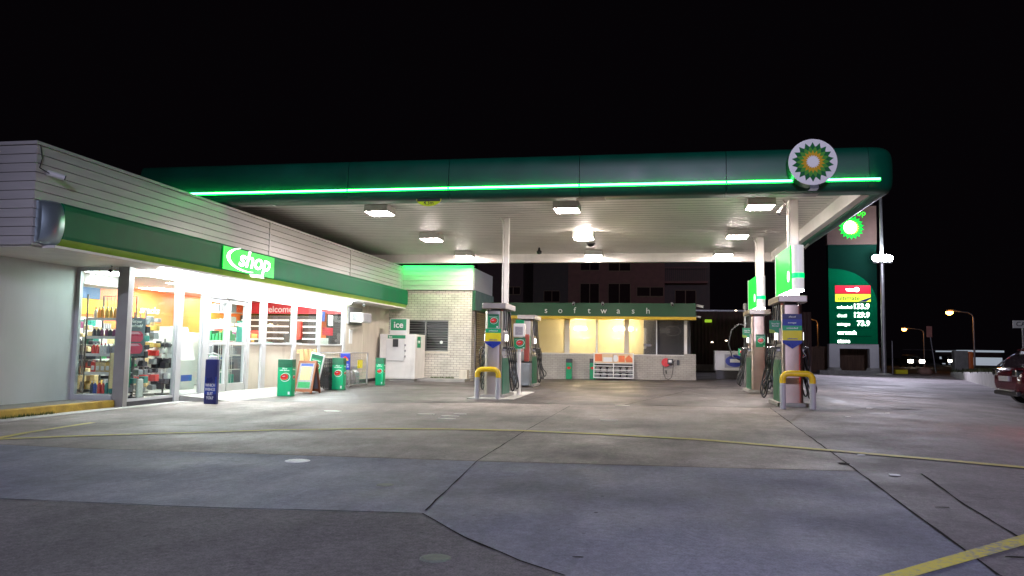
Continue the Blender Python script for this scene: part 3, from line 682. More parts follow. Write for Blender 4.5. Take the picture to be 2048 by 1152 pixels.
def stand(x, y, label, palette, h=1.75, r=.22, rows_=9, name='display_stand'):
    t = thing(name, label, 'display stand', (x, y, .11))
    mb = MB(); mb.cyl((0, 0, 0), (0, 0, h), .02, 8); mb.lathe([(r*1.1, 0), (r*1.1, .03)], seg=14); mb.build('pole', 'dark_alu', t)
    for i in range(rows_):
        z = .12+i*(h-.2)/rows_; mb = MB(); k_ = 5
        for j in range(k_):
            a = 2*math.pi*j/k_+i*.4; cx, cy = r*math.cos(a), r*math.sin(a); s_ = random.uniform(.045, .075); hh = random.uniform(.07, .14)
            mb.rbox(cx-s_, cx+s_, cy-s_, cy+s_, z, z+hh, .012)
        mb.build('hanging_pack', 'pack_'+palette[(i*3+random.randrange(2)) % len(palette)], t)
    return t
stand(-10.3, 14.05, 'dark revolving accessory stand nearest the card poster', ['black', 'grey', 'black', 'teal', 'grey'], 1.72)
stand(-10.55, 14.75, 'grey revolving stand behind the window post left of the door', ['grey', 'gold', 'black', 'red', 'grey'], 1.8)
stand(-11.3, 15.6, 'accessory stand with olive and gold packs deep behind the big front pane', ['gold', 'tan', 'grey', 'black'], 1.75)
stand(-10.35, 15.15, 'dark key ring stand right beside the door frame', ['black', 'grey', 'white', 'black'], 1.2, .16)
stand(-11.9, 14.6, 'wide stand with tan and dark packs behind the corner post', ['black', 'tan', 'grey'], 1.6, .25)
def gondola(x, y, L_, h, rows_, label, rz=0):
    t = thing('stock_shelves', label, 'shelves', (x, y, .11), rz)
    mb = MB(); mb.box(-.28, -.25, -L_/2, L_/2, 0, h); mb.build('back_panel', 'white_plastic', t)
    pal = ['red', 'gold', 'blue', 'white', 'green', 'amber', 'teal', 'plum', 'tan', 'grey', 'black']
    for i in range(rows_):
        z = .08+i*(h-.1)/rows_; mb = MB(); mb.box(-.25, .2, -L_/2, L_/2, z-.02, z); mb.build('shelf', 'white_plastic', t)
        mb = MB(); mb.box(.2, .206, -L_/2, L_/2, z-.035, z+.01); mb.build('price_rail', 'poster_white', t)
        yy = -L_/2+.02
        while yy < L_/2-.1:
            n_ = random.randint(2, 5); w_ = random.uniform(.05, .1); hh = random.uniform(.45, .85)*(h-.1)/rows_; mb = MB()
            for k in range(n_):
                if yy+w_ > L_/2: break
                mb.rbox(-.1, .17, yy, yy+w_*.9, z+.001, z+hh, .01); yy += w_
            if mb.v: mb.build('pack_group', 'pack_'+random.choice(pal), t)
gondola(-13.1, 15.2, 3.2, 1.7, 5, 'long stocked shelves against the back wall under the yellow band')
gondola(-12.1, 15.9, 2.0, 1.4, 4, 'middle stocked shelves behind the revolving stands')
gondola(-11.6, 20.2, 2.6, 1.6, 5, 'stocked shelves seen through the sliding door')
gondola(-12.6, 21.8, 2.2, 1.5, 4, 'stocked shelves deep in the shop before the orange wall')
atm = thing('cash_machine', 'white sloping counter unit seen through the pane left of the door', 'cash machine', (-11.3, 17.0, .11))
mb = MB(); mb.add([(-.3, -.35, 0), (.3, -.35, 0), (.3, .35, 0), (-.3, .35, 0), (-.3, -.35, 1.5), (.05, -.35, 1.5), (.05, .35, 1.5), (-.3, .35, 1.5), (.3, -.35, .7), (.3, .35, .7)],
    [(0, 3, 2, 1), (0, 1, 8, 5, 4), (3, 7, 6, 9, 2), (0, 4, 7, 3), (4, 5, 6, 7), (5, 8, 9, 6), (1, 2, 9, 8)]); mb.build('case', 'white_plastic', atm)
mb = MB(); mb.box(.0, .02, -.25, .25, 1.2, 1.4); mb.build('screen', 'pack_blue', atm)
mb = MB(); mb.box(.302, .306, -.22, .22, .2, .35); mb.build('price_strip', 'pack_blue', atm)
mb = MB(); mb.rbox(-13.1, -11.9, 17.2, 19.6, .11, 1.5, .05); single(mb, 'drinks_fridge', 'pack_white', 'long white fridge along the orange wall under the word snacks', 'fridge', (-12.5, 18.4, .11), world=True)
# magazine rack behind the right door leaf
mg = thing('magazine_rack', 'wire shelf rack full of packs right behind the sliding door', 'rack', (-10.7, 18.1, .11))
for i in range(6):
    mb = MB(); z = .1+i*.36; mb.box(-.3, .3, -.3, .3, z, z+.015); mb.build('shelf', 'white_plastic', mg)
    mb = MB()
    for j in range(6): mb.rbox(-.27+j*.09, -.2+j*.09, -.27, .1, z+.016, z+.016+random.uniform(.14, .28), .008)
    mb.build('pack_row', 'pack_'+['teal', 'black', 'grey', 'green', 'white', 'grey'][i], mg)
# counter with tills
ct = thing('service_counter', 'grey service counter behind the sill of the right hand windows', 'counter', (-10.6, 20.9, .11))
mb = MB(); mb.rbox(-.35, .35, -2.2, 2.2, 0, 1.08, .02); mb.build('counter_body', 'grey_plastic', ct)
def till(y, label, c='grey'):
    t = thing('cash_register', label, 'cash register', (-10.3, y, 1.19))
    mb = MB(); mb.rbox(-.12, .12, -.18, .18, 0, .1, .01); mb.build('base', 'pack_'+c, t)
    mb = MB(fr=Matrix.Rotation(-.35, 4, 'Y')); mb.rbox(-.02, .02, -.16, .16, .1, .38, .01); mb.build('screen', 'pack_black', t)
    mb = MB(); mb.cyl((0.03, 0, .08), (0.0, 0, .2), .02, 8); mb.build('stand', 'dark_alu', t)
till(19.5, 'teal edged till on the counter behind the middle window', 'teal'); till(20.9, 'grey till behind the third window from the right', 'grey'); till(21.3, 'pale till on the counter beside the coffee cups', 'white')
mb = MB(); mb.box(-10.1, -9.92, 17.62, 17.98, 1.22, 1.8); single(mb, 'acrylic_display', 'pack_teal', 'teal acrylic display box in the narrow window right of the door', 'display box', (-10, 17.8, 1.2), world=True)
mb = MB(); mb.rbox(-10.02, -9.95, 17.75, 17.87, 1.82, 2.1, .02); single(mb, 'lime_bottle', 'lime', 'lime bottle atop the teal acrylic display box', 'bottle', (-10, 17.8, 1.82), world=True)
# black cabinet rows with white price strips
cab = thing('tobacco_cabinet', 'black shelving with white price strips on the end wall under the red panel', 'cabinet', (-12.2, 23.8, .11))
mb = MB(); mb.box(-1.25, 1.6, -.12, .12, 1.0, 2.08); mb.build('cabinet_body', 'black_plastic', cab)
for i in range(5):
    mb = MB()
    for a, b in ((-1.2, -.4), (-.3, .5), (.6, 1.5)): mb.box(a, b, -.135, -.12, 1.1+i*.2, 1.145+i*.2)
    mb.build('price_strip', 'poster_white', cab)
mb = MB(); mb.rbox(.7, 1.0, -.3, -.14, 1.3, 1.9, .02); mb.build('red_dispenser', 'pack_red', cab)
# window posters in the last window
for yy, zz, hw, hh, m_, lb in ((21.95, 2.1, .13, .15, 'pack_blue', 'blue poster high in the last shop window'), (22.5, 2.0, .22, .16, 'pack_white', 'white price poster in the last shop window'), (22.3, 1.65, .5, .12, 'end_red', 'wide red poster in the last shop window'), (22.1, 1.36, .35, .09, 'pack_white', 'low white poster over the sill of the last shop window')):
    mb = MB(); mb.box(XG-.045, XG-.04, yy-hw*.8, yy+hw*.8, zz-hh, zz+hh); single(mb, 'window_poster', m_, lb, 'poster', (XG-.04, yy, zz), world=True)
mb = MB(); mb.box(XG-.5, XG-.48, 22.85, 23.2, 1.25, 2.3); single(mb, 'orange_poster', 'orange_wall', 'narrow orange strip at the right edge of the last shop window', 'poster', (XG-.5, 23, 1.2), world=True)
# door wire stand / trolley behind glass
tr = thing('wire_stand', 'white wire stand just behind the right leaf of the sliding door', 'wire stand', (-10.0, 17.0, .11))
mb = MB()
for j in range(8): mb.box(-.01, .0, -.3+j*.085, -.292+j*.085, .15, 1.15)
for z in (.15, .45, .8, 1.15): mb.box(-.012, .002, -.31, .31, z, z+.012)
mb.build('wire_grid', 'pack_white', tr)
for i, (z, c) in enumerate(((.2, 'teal'), (.5, 'black'), (.85, 'black'))):
    mb = MB()
    for j in range(4): mb.rbox(-.16, -.03, -.27+j*.14, -.15+j*.14, z, z+.22, .01)
    mb.build('pack_row', 'pack_'+c, tr)

# ------------------------------------------------------------------ canopy
can = thing('canopy', 'large fuel canopy with slatted white ceiling and rounded dark green fascia', 'canopy', (-3, 21, 4.3))
CX0, CX1, CY0, CY1 = -11.2, 4.47, 15.2, 27.3; ZS = 4.6
def fprof(n=14):      # fascia cross-section: (outwards, z); 0 = inner face
    P = [(.0, 4.3), (.14, 4.3)]
    for i in range(n+1):
        t = i/n; a = -math.pi/2+math.pi*t*.94
        P.append((.14+.41*max(0, math.cos(a))**.3, 4.72+.43*math.copysign(abs(math.sin(a))**.6, math.sin(a))))
    P.append((.0, 5.14)); return P
FP = fprof()
def fascia_run(axis, fixed, sign, a0, a1, name='fascia', capends=(0, 0)):
    rs = []
    for q in (a0, a1):
        rs.append([((q, fixed+sign*d, z) if axis == 'x' else (fixed+sign*d, q, z)) for d, z in FP])
    mb = MB(); mb.rings(rs, smooth=True); return mb
dF = .55
splits = [-11.2, -6.3, -4.1, -1.4, 1.45, CX1-.42]
for i in range(5):
    mb = fascia_run('x', CY0+dF, -1, splits[i]+.006, splits[i+1]-.006); mb.build('fascia_panel', 'fascia_green', can, True)
# rounded corner, swept
def corner(cx, cy, a0, a1, n=8):
    rs = []
    for i in range(n+1):
        a = math.radians(a0+(a1-a0)*i/n); rs.append([(cx+math.cos(a)*d, cy+math.sin(a)*d, z) for d, z in FP])
    mb = MB(); mb.rings(rs, smooth=True); return mb
corner(CX1-.42, CY0+dF, -90, 0).build('fascia_corner', 'fascia_green', can, True)
# the side return sits on x = CX1-.42 .. 
SX = CX1-.42
fascia_run('y', SX, 1, CY0+dF+.006, CY1-.2).build('side_fascia', 'fascia_green', can, True)
rs = MB(); rs.box(-11.2, SX+.4, CY1-.13, CY1, 4.3, 5.1); rs.build('rear_fascia', 'fascia_green', can, True)
mb = MB(); mb.box(SX-.02, SX-.002, CY0+dF, CY1-.2, 4.3, ZS+.1); mb.box(-11.2, SX-.02, CY1-.34, CY1-.132, 4.3, ZS+.1); mb.build('edge_beam', 'soffit_white', can, True)
mb = MB(); mb.box(SX-.02, SX+.2, CY0+dF+.01, CY1-.2, 4.293, 4.299); mb.build('edge_trim', 'soffit_white', can, True)
# slatted ceiling
mb = MB(); y = CY0+dF+.0; 
while y < CY1-.36:
    mb.box(-11.2, SX-.021, y+.021, y+.284, ZS, ZS+.003); y += .305
mb.build('ceiling_slats', 'soffit_white', can, True)
mb = MB(); mb.box(-11.2, SX-.021, CY0+dF, CY1-.34, ZS+.09, 5.0); mb.build('roof_deck', 'soffit_gap', can, True)
# neon strip (front), strip on the rear edge
for i in range(5):
    a, b = splits[i], splits[i+1]+(.2 if i == 4 else 0)
    if i == 0: a = -10.9
    mb = MB(); mb.tube([(a+.02, CY0+.0-.035, 4.49), (b-.02, CY0+.0-.035, 4.49)], .014, 8); mb.build('neon_tube', 'strip_core', can, True)
mb = MB(); mb.box(-10.9, SX+.2, CY0-.012, CY0+.04, 4.455, 4.52); mb.build('neon_channel', 'strip_green', can, True)
mb = MB(); mb.box(-10.5, -6.1, CY1+.002, CY1+.03, 4.42, 4.47); mb.build('rear_neon', 'rear_green', can, True)
# columns
def column(x, y, w_, m='white_paint'):
    mb = MB(); z0 = gz(x)-.02; mb.rbox(x-w_/2, x+w_/2, y-w_/2, y+w_/2, z0, ZS+.005, .012)
    mb.tube([(x-w_/2-.025, y-w_/2, 2.3), (x-w_/2-.025, y-w_/2, 4.3), (x-w_/2-.06, y-w_/2, 4.5), (x-w_/2-.12, y-w_/2, ZS)], .02, 8)
    mb.build('column', m, can, True)
column(-3.66, 19.5, .12); column(3.12, 17.75, .2); column(3.19, 23.5, .21)
mat('fitting_white', (.62, .6, .56), .5, var=.05)
for a_, b_, c_ in ((-9., -8.2, .35), (-1.5, -.9, .3), (2.3, 3.2, .25)):
    mb = MB(); mb.box(a_, b_, CY0+c_, CY0+.55, 4.285, 4.297); mb.build('fascia_bracket', 'galv', can, True)
# canopy lights
names = {0: 'left', 1: 'middle', 2: 'right'}; rown = {0: 'front', 1: 'centre', 2: 'back'}
for r_, yy in enumerate((17.6, 22.1, 26.3)):
    for c_, xx in enumerate((-6.45, -1.9, 2.4)):
        t = thing('canopy_light', f'square lit canopy light, {names[c_]} one of the {rown[r_]} row', 'ceiling light', (xx, yy, ZS), group='square lights under the canopy')
        mb = MB(); mb.rbox(-.3, .3, -.3, .3, -.17, -.0, .015); mb.build('housing', 'fitting_white', t)
        mb = MB(); rs = [[(-s_, -s_, z), (s_, -s_, z), (s_, s_, z), (-s_, s_, z)] for s_, z in ((.27, -.17), (.25, -.19), (.12, -.215))]; mb.rings(rs); mb.build('diffuser', 'lamp_diffuser', t)
# a round extra bulb beside the centre light
t = thing('round_floodlight', 'round glaring lamp beside the centre light of the canopy', 'floodlight', (-1.78, 21.7, ZS)); mb = MB(); mb.lathe([(.02, -.26), (.08, -.24), (.12, -.18), (.08, -.1), (.04, -.0)], seg=16); mb.build('bulb', 'bulb_glow', t)
t = thing('dome_camera', 'dark dome camera under the canopy behind the centre light', 'security camera', (-1.85, 24.3, ZS)); mb = MB(); mb.lathe([(.01, -.12), (.08, -.1), (.12, -.04)], seg=16); mb.build('dome', 'black_plastic', t); mb = MB(); mb.lathe([(.14, -.04), (.14, 0)], seg=16); mb.build('base', 'dark_alu', t)
t = thing('dome_camera', 'small black camera on the canopy ceiling right of the thin column', 'security camera', (-3.65, 25.3, ZS)); mb = MB(); mb.lathe([(.02, -.22), (.08, -.2), (.09, -.12), (.04, -.08), (.03, 0)], seg=12); mb.build('body', 'black_plastic', t)
seccam((2.85, 17.6, 4.36), (-.5, -.5, -.7), 'white spotlight shaped camera beside the front right column under the canopy', 1.35, (.12, .06, .15))
seccam((4.3, 22.5, 4.2), (-.6, -.3, -.6), 'small camera hanging from the right edge beam of the canopy', 1., (.02, 0, .1))
# clearance sign
cs = thing('clearance_sign', 'half round yellow clearance sign hanging from the canopy front edge', 'sign', (-4.55, CY0+.1, 4.3))
mb = MB(); mb.prism([(math.cos(math.pi+math.pi*i/16)*.27, math.sin(math.pi+math.pi*i/16)*.15) for i in range(17)], 0, .012, (-4.55, CY0+.12, 4.3), (1, 0, 0), (0, 0, 1)); mb.build('plate', 'label_yellow', cs, True)
mb = MB(); mb.box(-4.8, -4.3, CY0+.1, CY0+.107, 4.25, 4.3); mb.build('dark_edge', 'black_plastic', cs, True)
text('4.3m', .11, (-4.55, CY0+.105, 4.215), (1, 0, 0), (0, 0, 1), 'black_plastic', cs, bold=.01)
# round emblem on the fascia
def helios(parent, o, u, v, R, mats, d0=.0, world=True, step=.006):
    for i, (ro, ri, m_) in enumerate(((1, .76, mats[0]), (.80, .60, mats[1]), (.58, .42, mats[2]), (.34, .25, mats[3]))):
        mb = MB(); mb.prism(star(18, R*ro, R*ri, math.pi/18 if i % 2 else 0), d0+i*step, d0+(i+1)*step, o, u, v); mb.build(('outer_petals', 'middle_petals', 'inner_petals', 'emblem_centre')[i], m_, parent, world)
mat('helios_dark', (.0, .13, .03), .6, var=.05, spec=.2); mat('helios_light', (.07, .32, .03), .6, var=.05, spec=.2); mat('helios_gold', (.62, .36, .01), .6, var=.05, spec=.2)
em = thing('round_emblem_sign', 'round white disc with a green and yellow petal emblem on the canopy fascia', 'sign', (2.98, CY0, 4.77))
ec = (2.98, CY0-.3, 4.77); tilt = Vector((.02, 0, 1)).normalized()
mb = MB(); mb.prism(ell(.43, .43, 48), -.3, 0, ec, (1, 0, 0), (0, 0, 1)); mb.build('drum', 'fascia_green', em, True)
mb = MB(); mb.prism(ell(.435, .435, 48), 0, .025, ec, (1, 0, 0), (0, 0, 1)); mb.build('disc', 'poster_white', em, True)
helios(em, ec, (1, 0, 0), (0, 0, 1), .375, ['helios_dark', 'helios_light', 'helios_gold', 'poster_white'], .026)
mb = MB(); mb.box(2.93, 3.08, CY0-.32, CY0-.1, 4.27, 4.36); mb.build('bracket', 'chrome', em, True)

# ------------------------------------------------------------------ lit column signs (pump numbers)
emit('sign_face_white', (1., .98, .92), 1.6); emit('sign_edge', (.95, .93, .9), .35, (.6, .6, .6)); emit('sign_band', (.0, .75, .15), 1.3)
def colsign(x, y, z, s_, label, ln=1.75):
    t = thing('pump_sign', label, 'lit sign', (x, y, z))
    h = .95*s_; 
    # white wrap body with rounded nose toward the camera, green lit face toward the left lane
    pts = [(-.12, ln/s_)]+[(-.12+.12*(1-math.cos(a)), -.22-.12*math.sin(a)) for a in [i*math.pi/10 for i in range(11)]]+[(.12, ln/s_)]
    pts = [(p[0]*s_, p[1]*s_) for p in pts]
    mb = MB(); mb.rings([[(a, b, zz) for a, b in pts] for zz in (0, h)]); mb.build('sign_body', 'sign_edge', t)
    mb = MB(); mb.box(-.15*s_, -.125*s_, -.2*s_, ln, .0, h); mb.build('side_face', 'sign_green', t)
    mb = MB(); mb.box(-.155*s_, -.12*s_, ln, ln+.06, -.02, h+.02); mb.build('face_edge', 'sign_edge', t)
    pb = [(p[0]*1.03, p[1]*1.02-.002) for p in pts]
    mb = MB(); mb.rings([[(a, b, zz) for a, b in pb] for zz in (h*.26, h*.37)]); mb.build('green_band', 'sign_band', t)
    mb = MB(); mb.prism(ell(.12*s_, .12*s_, 18), .0, .008, (-.15*s_, .05*s_, h*.32), (0, -1, 0), (0, 0, 1)); mb.build('white_emblem', 'sign_face_white', t)
    mb = MB(); mb.box(-.11*s_, .11*s_, -.25*s_, ln-.03, -.03, -.004); mb.build('lower_light', 'ceiling_panel', t)
colsign(3.1, 17.35, 2.56, 1.0, 'large lit white and green box sign on the front right column')
colsign(3.12, 23.05, 2.5, .95, 'smaller lit white and green box sign on the rear right column', 1.5)

# ------------------------------------------------------------------ pumps
emit('pump_screen', (1., .97, .9), 2.6)
def cup_poster(t, o, u, v, w_, h_, mats=('poster_green', 'poster_dark'), head='Fill up\nwith flavour', nm='poster', cupz=.52):
    o = Vector(o); u = Vector(u); v = Vector(v)
    mb = MB(); mb.prism(rect(-w_/2, w_/2, 0, h_), 0, .004, o, u, v); p = mb.build(nm, mats[0], t)
    mb = MB(); mb.prism(rect(-w_/2+.002, w_/2-.002, h_*.86, h_-.002), .004, .006, o, u, v); mb.build('header_strip', mats[1], p)
    mb = MB(); mb.prism(ell(w_*.36, w_*.3, 20, (w_*.06, h_*cupz), .25), .004, .007, o, u, v); mb.build('ring_mark', 'poster_white', p)
    mb = MB(); mb.prism(ell(w_*.33, w_*.26, 20, (w_*.05, h_*cupz), .25), .007, .009, o, u, v); mb.build('ring_fill', mats[0], p)
    mb = MB(); mb.prism(ell(w_*.29, w_*.2, 18, (-.0, h_*(cupz+.01)), .15), .009, .013, o, u, v); mb.build('red_cup', 'cup_red', p)
    mb = MB(); mb.prism(ell(w_*.14, w_*.04, 12, (-w_*.04, h_*(cupz+.03)), .15), .013, .015, o, u, v); mb.build('cup_highlight', 'roll_pink', p)
    mb = MB(); mb.prism(rect(w_*.28, w_*.42, h_*.03, h_*.12), .004, .006, o, u, v); mb.build('small_logo', 'poster_white', p)
    text(head, h_*.055, o+v*h_*.8, u, v, 'poster_white', p, world=False, bold=.02, depth=.007, fit=w_*.72)
def pump(x, y, label, front='fuel', metal='stainless', tag=None, H=2.27, cardside=None):
    t = thing('fuel_pump', label, 'fuel pump', (x, y, gz(x)))
    L_ = .62; W = .2
    mb = MB(); mb.rbox(-.3, .3, -L_-.02, L_+.02, 0, .08, .01); mb.build('base', 'concrete_grey', t)
    # end cladding, slightly convex panels
    for s_ in (-1, 1):
        mb = MB(); nz = 10; rs = []
        for k in range(nz+1):
            z = .08+(H-.2-.08)*k/nz; b_ = .008*math.sin(k*1.7+x)
            rs.append([(-W, s_*(L_-.14), z), (-W, s_*(L_-.01), z), (-W*.6, s_*(L_+b_), z), (W*.6, s_*(L_-b_*.6), z), (W, s_*(L_-.01), z), (W, s_*(L_-.14), z)])
        mb.rings(rs, smooth=True); mb.build('end_cladding', metal, t)
    mb = MB(); mb.rbox(-.27, .3, -L_-.05, L_+.08, H-.14, H, .015); mb.build('cap', 'stainless', t)
    mb = MB(); mb.box(-.215, .215, -L_+.145, L_-.145, .08, .95); mb.build('lower_cabinet', 'pump_green', t)
    mb = MB()
    mb.add([(-.16, -L_+.16, .95), (-.22, -L_+.16, .95), (-.13, -L_+.16, 1.28), (.13, -L_+.16, 1.28), (.22, -L_+.16, .95),
            (-.16, L_-.16, .95), (-.22, L_-.16, .95), (-.13, L_-.16, 1.28), (.13, L_-.16, 1.28), (.22, L_-.16, .95)],
           [(1, 2, 3, 4), (6, 9, 8, 7), (1, 6, 7, 2), (4, 3, 8, 9), (2, 7, 8, 3), (1, 4, 9, 6)]); mb.build('nozzle_bay', 'dark_alu', t)
    mb = MB(); mb.rbox(-.25, .25, -L_+.16, -.02, 1.3, 1.62, .03); mb.build('display_head', 'stainless', t)
    mb = MB(); mb.rbox(-.12, .12, -L_+.16, L_-.16, 1.28, H-.14, .01); mb.build('inner_column', 'dark_alu', t)
    for s_ in (-1, 1):
        mb = MB(); mb.rbox(min(s_*.25, s_*.262), max(s_*.25, s_*.262), -L_+.2, -.06, 1.36, 1.52, .004); mb.build('display_screen', 'pump_screen', t)
        mb = MB(); mb.box(min(s_*.12, s_*.13), max(s_*.12, s_*.13), -.36, -.1, 1.65, 2.05); mb.build('instruction_label', 'poster_white', t)
        mb = MB(); mb.box(min(s_*.12, s_*.131), max(s_*.12, s_*.131), -.36, -.1, 2.06, H-.15); mb.build('red_label', 'cup_red', t)
        for k in range(3):
            mb = MB(); yy = .02+k*.15; mb.cyl((s_*.15, yy, 1.62), (s_*.15, yy, H-.14), .018, 8); mb.build('hose_mast', 'galv', t)
        for k in range(4):
            yy = -L_+.24+k*.27
            mb = MB(); mb.rbox(min(s_*.19, s_*.27), max(s_*.19, s_*.27), yy-.03, yy+.03, 1.12, 1.2, .012); mb.tube([(s_*.27, yy, 1.16), (s_*.33, yy-.02, 1.22), (s_*.35, yy-.03, 1.2)], .016, 6)
            mb.tube([(s_*.25, yy, 1.13), (s_*.31, yy, 1.04), (s_*.24, yy, 1.0)], .009, 6)
            nz_ = mb.build('nozzle', 'chrome' if k % 2 else 'galv', t)
            mb = MB(); mb.rbox(min(s_*.2, s_*.31), max(s_*.2, s_*.31), yy-.036, yy+.036, 1.17, 1.215, .015); mb.build('nozzle_cover', 'black_plastic', nz_)
            out = .42+.07*random.random(); low = random.uniform(.12, .35); sw = random.uniform(-.1, .18)
            P = [(s_*.34, yy-.03, 1.2), (s_*.38, yy-.03, 1.0), (s_*.37, yy+sw*.3, .7), (s_*(out-.06), yy+sw*.6, low+.16), (s_*(out), yy+sw, low), (s_*(out+.04), yy+sw*1.3, low+.12), (s_*.4, yy+sw+.04, .6), (s_*.3, yy+.06, 1.1), (s_*.24, yy+.05, 1.6), (s_*.2, yy+.05, H-.15)]
            Q = []
            for i in range(len(P)-1):
                p0 = Vector(P[max(i-1, 0)]); p1 = Vector(P[i]); p2 = Vector(P[i+1]); p3 = Vector(P[min(i+2, len(P)-1)])
                for q_ in range(5):
                    tt = q_/5; Q.append(.5*((2*p1)+(p2-p0)*tt+(2*p0-5*p1+4*p2-p3)*tt*tt+(3*p1-p0-3*p2+p3)*tt**3))
            Q.append(Vector(P[-1])); mb = MB(); mb.tube(Q, .015, 6); mb.build('hose', 'black_rubber', t)
    yo = -L_-.013
    if front in ('fuel', 'both'):
        z0 = 1.18
        mb = MB(); mb.prism([(-.19, .12), (0, 0), (.19, .12), (.19, .17), (-.19, .17)], 0, .004, (0, yo, z0), (1, 0, 0), (0, 0, 1)); mb.build('blue_chevron', 'label_blue', t)
        mb = MB(); mb.prism(rect(-.19, .19, .17, .37), 0, .004, (0, yo, z0), (1, 0, 0), (0, 0, 1)); mb.build('yellow_label', 'label_yellow', t)
        text('ultimate', .05, (-.0, yo-.006, z0+.205), (1, 0, 0), (0, 0, 1), 'label_blue', t, world=False, shear=.2, bold=.01, fit=.2)
        mb = MB(); mb.prism(rect(-.19, .19, .37, .47), 0, .004, (0, yo, z0), (1, 0, 0), (0, 0, 1)); mb.build('green_label', 'poster_mint', t)
        text('unleaded', .05, (0, yo-.006, z0+.42), (1, 0, 0), (0, 0, 1), 'poster_white', t, world=False, bold=.01, fit=.22)
    if front == 'fuel':
        mb = MB(); mb.prism(rect(-.19, .19, .47, .6), 0, .004, (0, yo, z0), (1, 0, 0), (0, 0, 1)); mb.build('blue_label', 'label_blue', t)
        text('autogas', .045, (0, yo-.006, z0+.53), (1, 0, 0), (0, 0, 1), 'poster_white', t, world=False, bold=.01, fit=.16)
        mb = MB(); mb.prism(rect(-.19, .19, .6, .71), 0, .004, (0, yo, z0), (1, 0, 0), (0, 0, 1)); mb.build('navy_label', 'label_navy', t)
        text('diesel', .045, (0, yo-.006, z0+.65), (1, 0, 0), (0, 0, 1), 'poster_white', t, world=False, bold=.01, shear=.2, fit=.14)
    if front == 'both': cup_poster(t, (0, yo, 1.67), (1, 0, 0), (0, 0, 1), .27, .33, ('poster_green', 'poster_dark'), 'Flavoured from')
    if front == 'cup': cup_poster(t, (0.03, yo, 1.24), (1, 0, 0), (0, 0, 1), .25, .35, ('poster_green', 'poster_dark'), 'Flavoured from')
    if cardside:
        s_ = cardside; c = thing('pump_flag', 'green flag card clipped beside the '+label.split(' with')[0], 'flag card', (x+s_*.3, y-.45, gz(x)+1.5))
        mb = MB(); mb.prism(rect(-.12, .12, .0, .26), 0, .006, (0, 0, 0), (1, 0, 0), (0, 0, 1)); mb.build('card', 'poster_green', c)
        mb = MB(); mb.prism([(-.12, 0), (.02, 0), (-.03, .06), (-.12, .08)], .007, .009, (0, 0, 0), (1, 0, 0), (0, 0, 1)); mb.build('lime_corner', 'lime', c)
        text('Stop for\nflavour', .045, (0, -.012, .17), (1, 0, 0), (0, 0, 1), 'poster_white', c, world=False, bold=.01, fit=.16)
    return t
pump(-3.7, 18.75, 'front left fuel pump with yellow green and blue labels under a cup poster', 'both')
pump(-3.9, 24.9, 'rear left fuel pump with a cup poster and a grey bin before it', 'cup')
pump(2.86, 17.15, 'front right fuel pump with blank copper toned cladding and stacked fuel labels', 'fuel', 'stainless_worn', cardside=-1)
pump(2.93, 22.5, 'rear right fuel pump with crumpled looking cladding and a cup poster', 'cup', 'stainless_worn', cardside=-1)

# guard rails
def guard(x, y, w_, label):
    t = thing('guard_rail', label, 'guard rail', (x, y, gz(x)), group='yellow topped guard rails before the pumps')
    h = .72; r = .12; R_ = .06; P = [(-w_/2, 0, .5)]
    for i in range(7): a = math.pi-math.pi/2*i/6; P.append((-w_/2+r+r*math.cos(a), 0, h-r-.03+r*math.sin(a)))
    for i in range(7): a = math.pi/2-math.pi/2*i/6; P.append((w_/2-r+r*math.cos(a), 0, h-r-.03+r*math.sin(a)))
    P.append((w_/2, 0, .5)); mb = MB(); mb.tube(P, R_, 14); mb.build('yellow_top', 'bright_yellow', t)
    for s_ in (-1, 1):
        mb = MB(); mb.cyl((s_*w_/2, 0, 0), (s_*w_/2, 0, .5), R_-.002, 14); mb.build('leg', 'post_grey', t)
guard(-3.73, 17.72, .5, 'yellow topped guard rail before the front left pump')
guard(2.85, 15.95, .56, 'yellow topped guard rail before the front right pump')
mb = MB(); mb.box(-4.2, -3.1, 17.6, 21., .0, .05); struct(mb, 'pump_island', 'gutter_pale')
# payment post, extinguisher box
pp = thing('pay_post', 'white post with a card reader box and green cup sign beside the front left pump', 'payment post', (-3.3, 19.55, gz(-3.3)))
mb = MB(); mb.cyl((0, 0, 0), (0, 0, 1.25), .05, 12); mb.build('post', 'white_paint', pp)
mb = MB(); mb.rbox(-.15, .15, -.1, .05, 1.48, 1.82, .02); mb.build('reader_box', 'white_plastic', pp)
mb = MB(); mb.rbox(-.1, .1, -.108, -.1, 1.53, 1.74, .004); mb.build('screen', 'pack_grey', pp)
cup_poster(pp, (0.02, -.09, 1.18), (1, 0, 0), (0, 0, 1), .3, .28, head='Fill up')
mb = MB(); mb.rbox(-.1, .12, -.06, .0, 1.82, 1.92, .01); mb.build('green_tab', 'poster_green', pp)
mb = MB(); mat('holder_red', (.33, .06, .035), .5, var=.15, dirt=.3); mb.rbox(.12, .25, -.02, .12, .85, 1.55, .03); mb.build('red_holder', 'holder_red', pp)
# squeegee bin
sb = thing('waste_bin', 'blue grey bin with squeegee bucket before the rear left pump', 'waste bin', (-3.93, 23.95, gz(-3.9)))
mb = MB(); mb.rbox(-.26, .26, -.2, .2, .04, .76, .03); mb.build('bin_body', 'grey_plastic', sb)
mb = MB(); mb.rbox(-.27, .27, -.21, .21, .76, .82, .02); mb.build('lid', 'black_plastic', sb)
mb = MB(); mb.rbox(-.22, .22, -.15, .12, .82, 1.1, .02); mb.build('bucket', 'dark_alu', sb)
mb = MB(); mb.tube([(-.1, -.1, .95), (.12, -.14, 1.45)], .01, 6); mb.box(.06, .22, -.17, -.11, 1.44, 1.47); mb.build('squeegee', 'cup_red', sb)
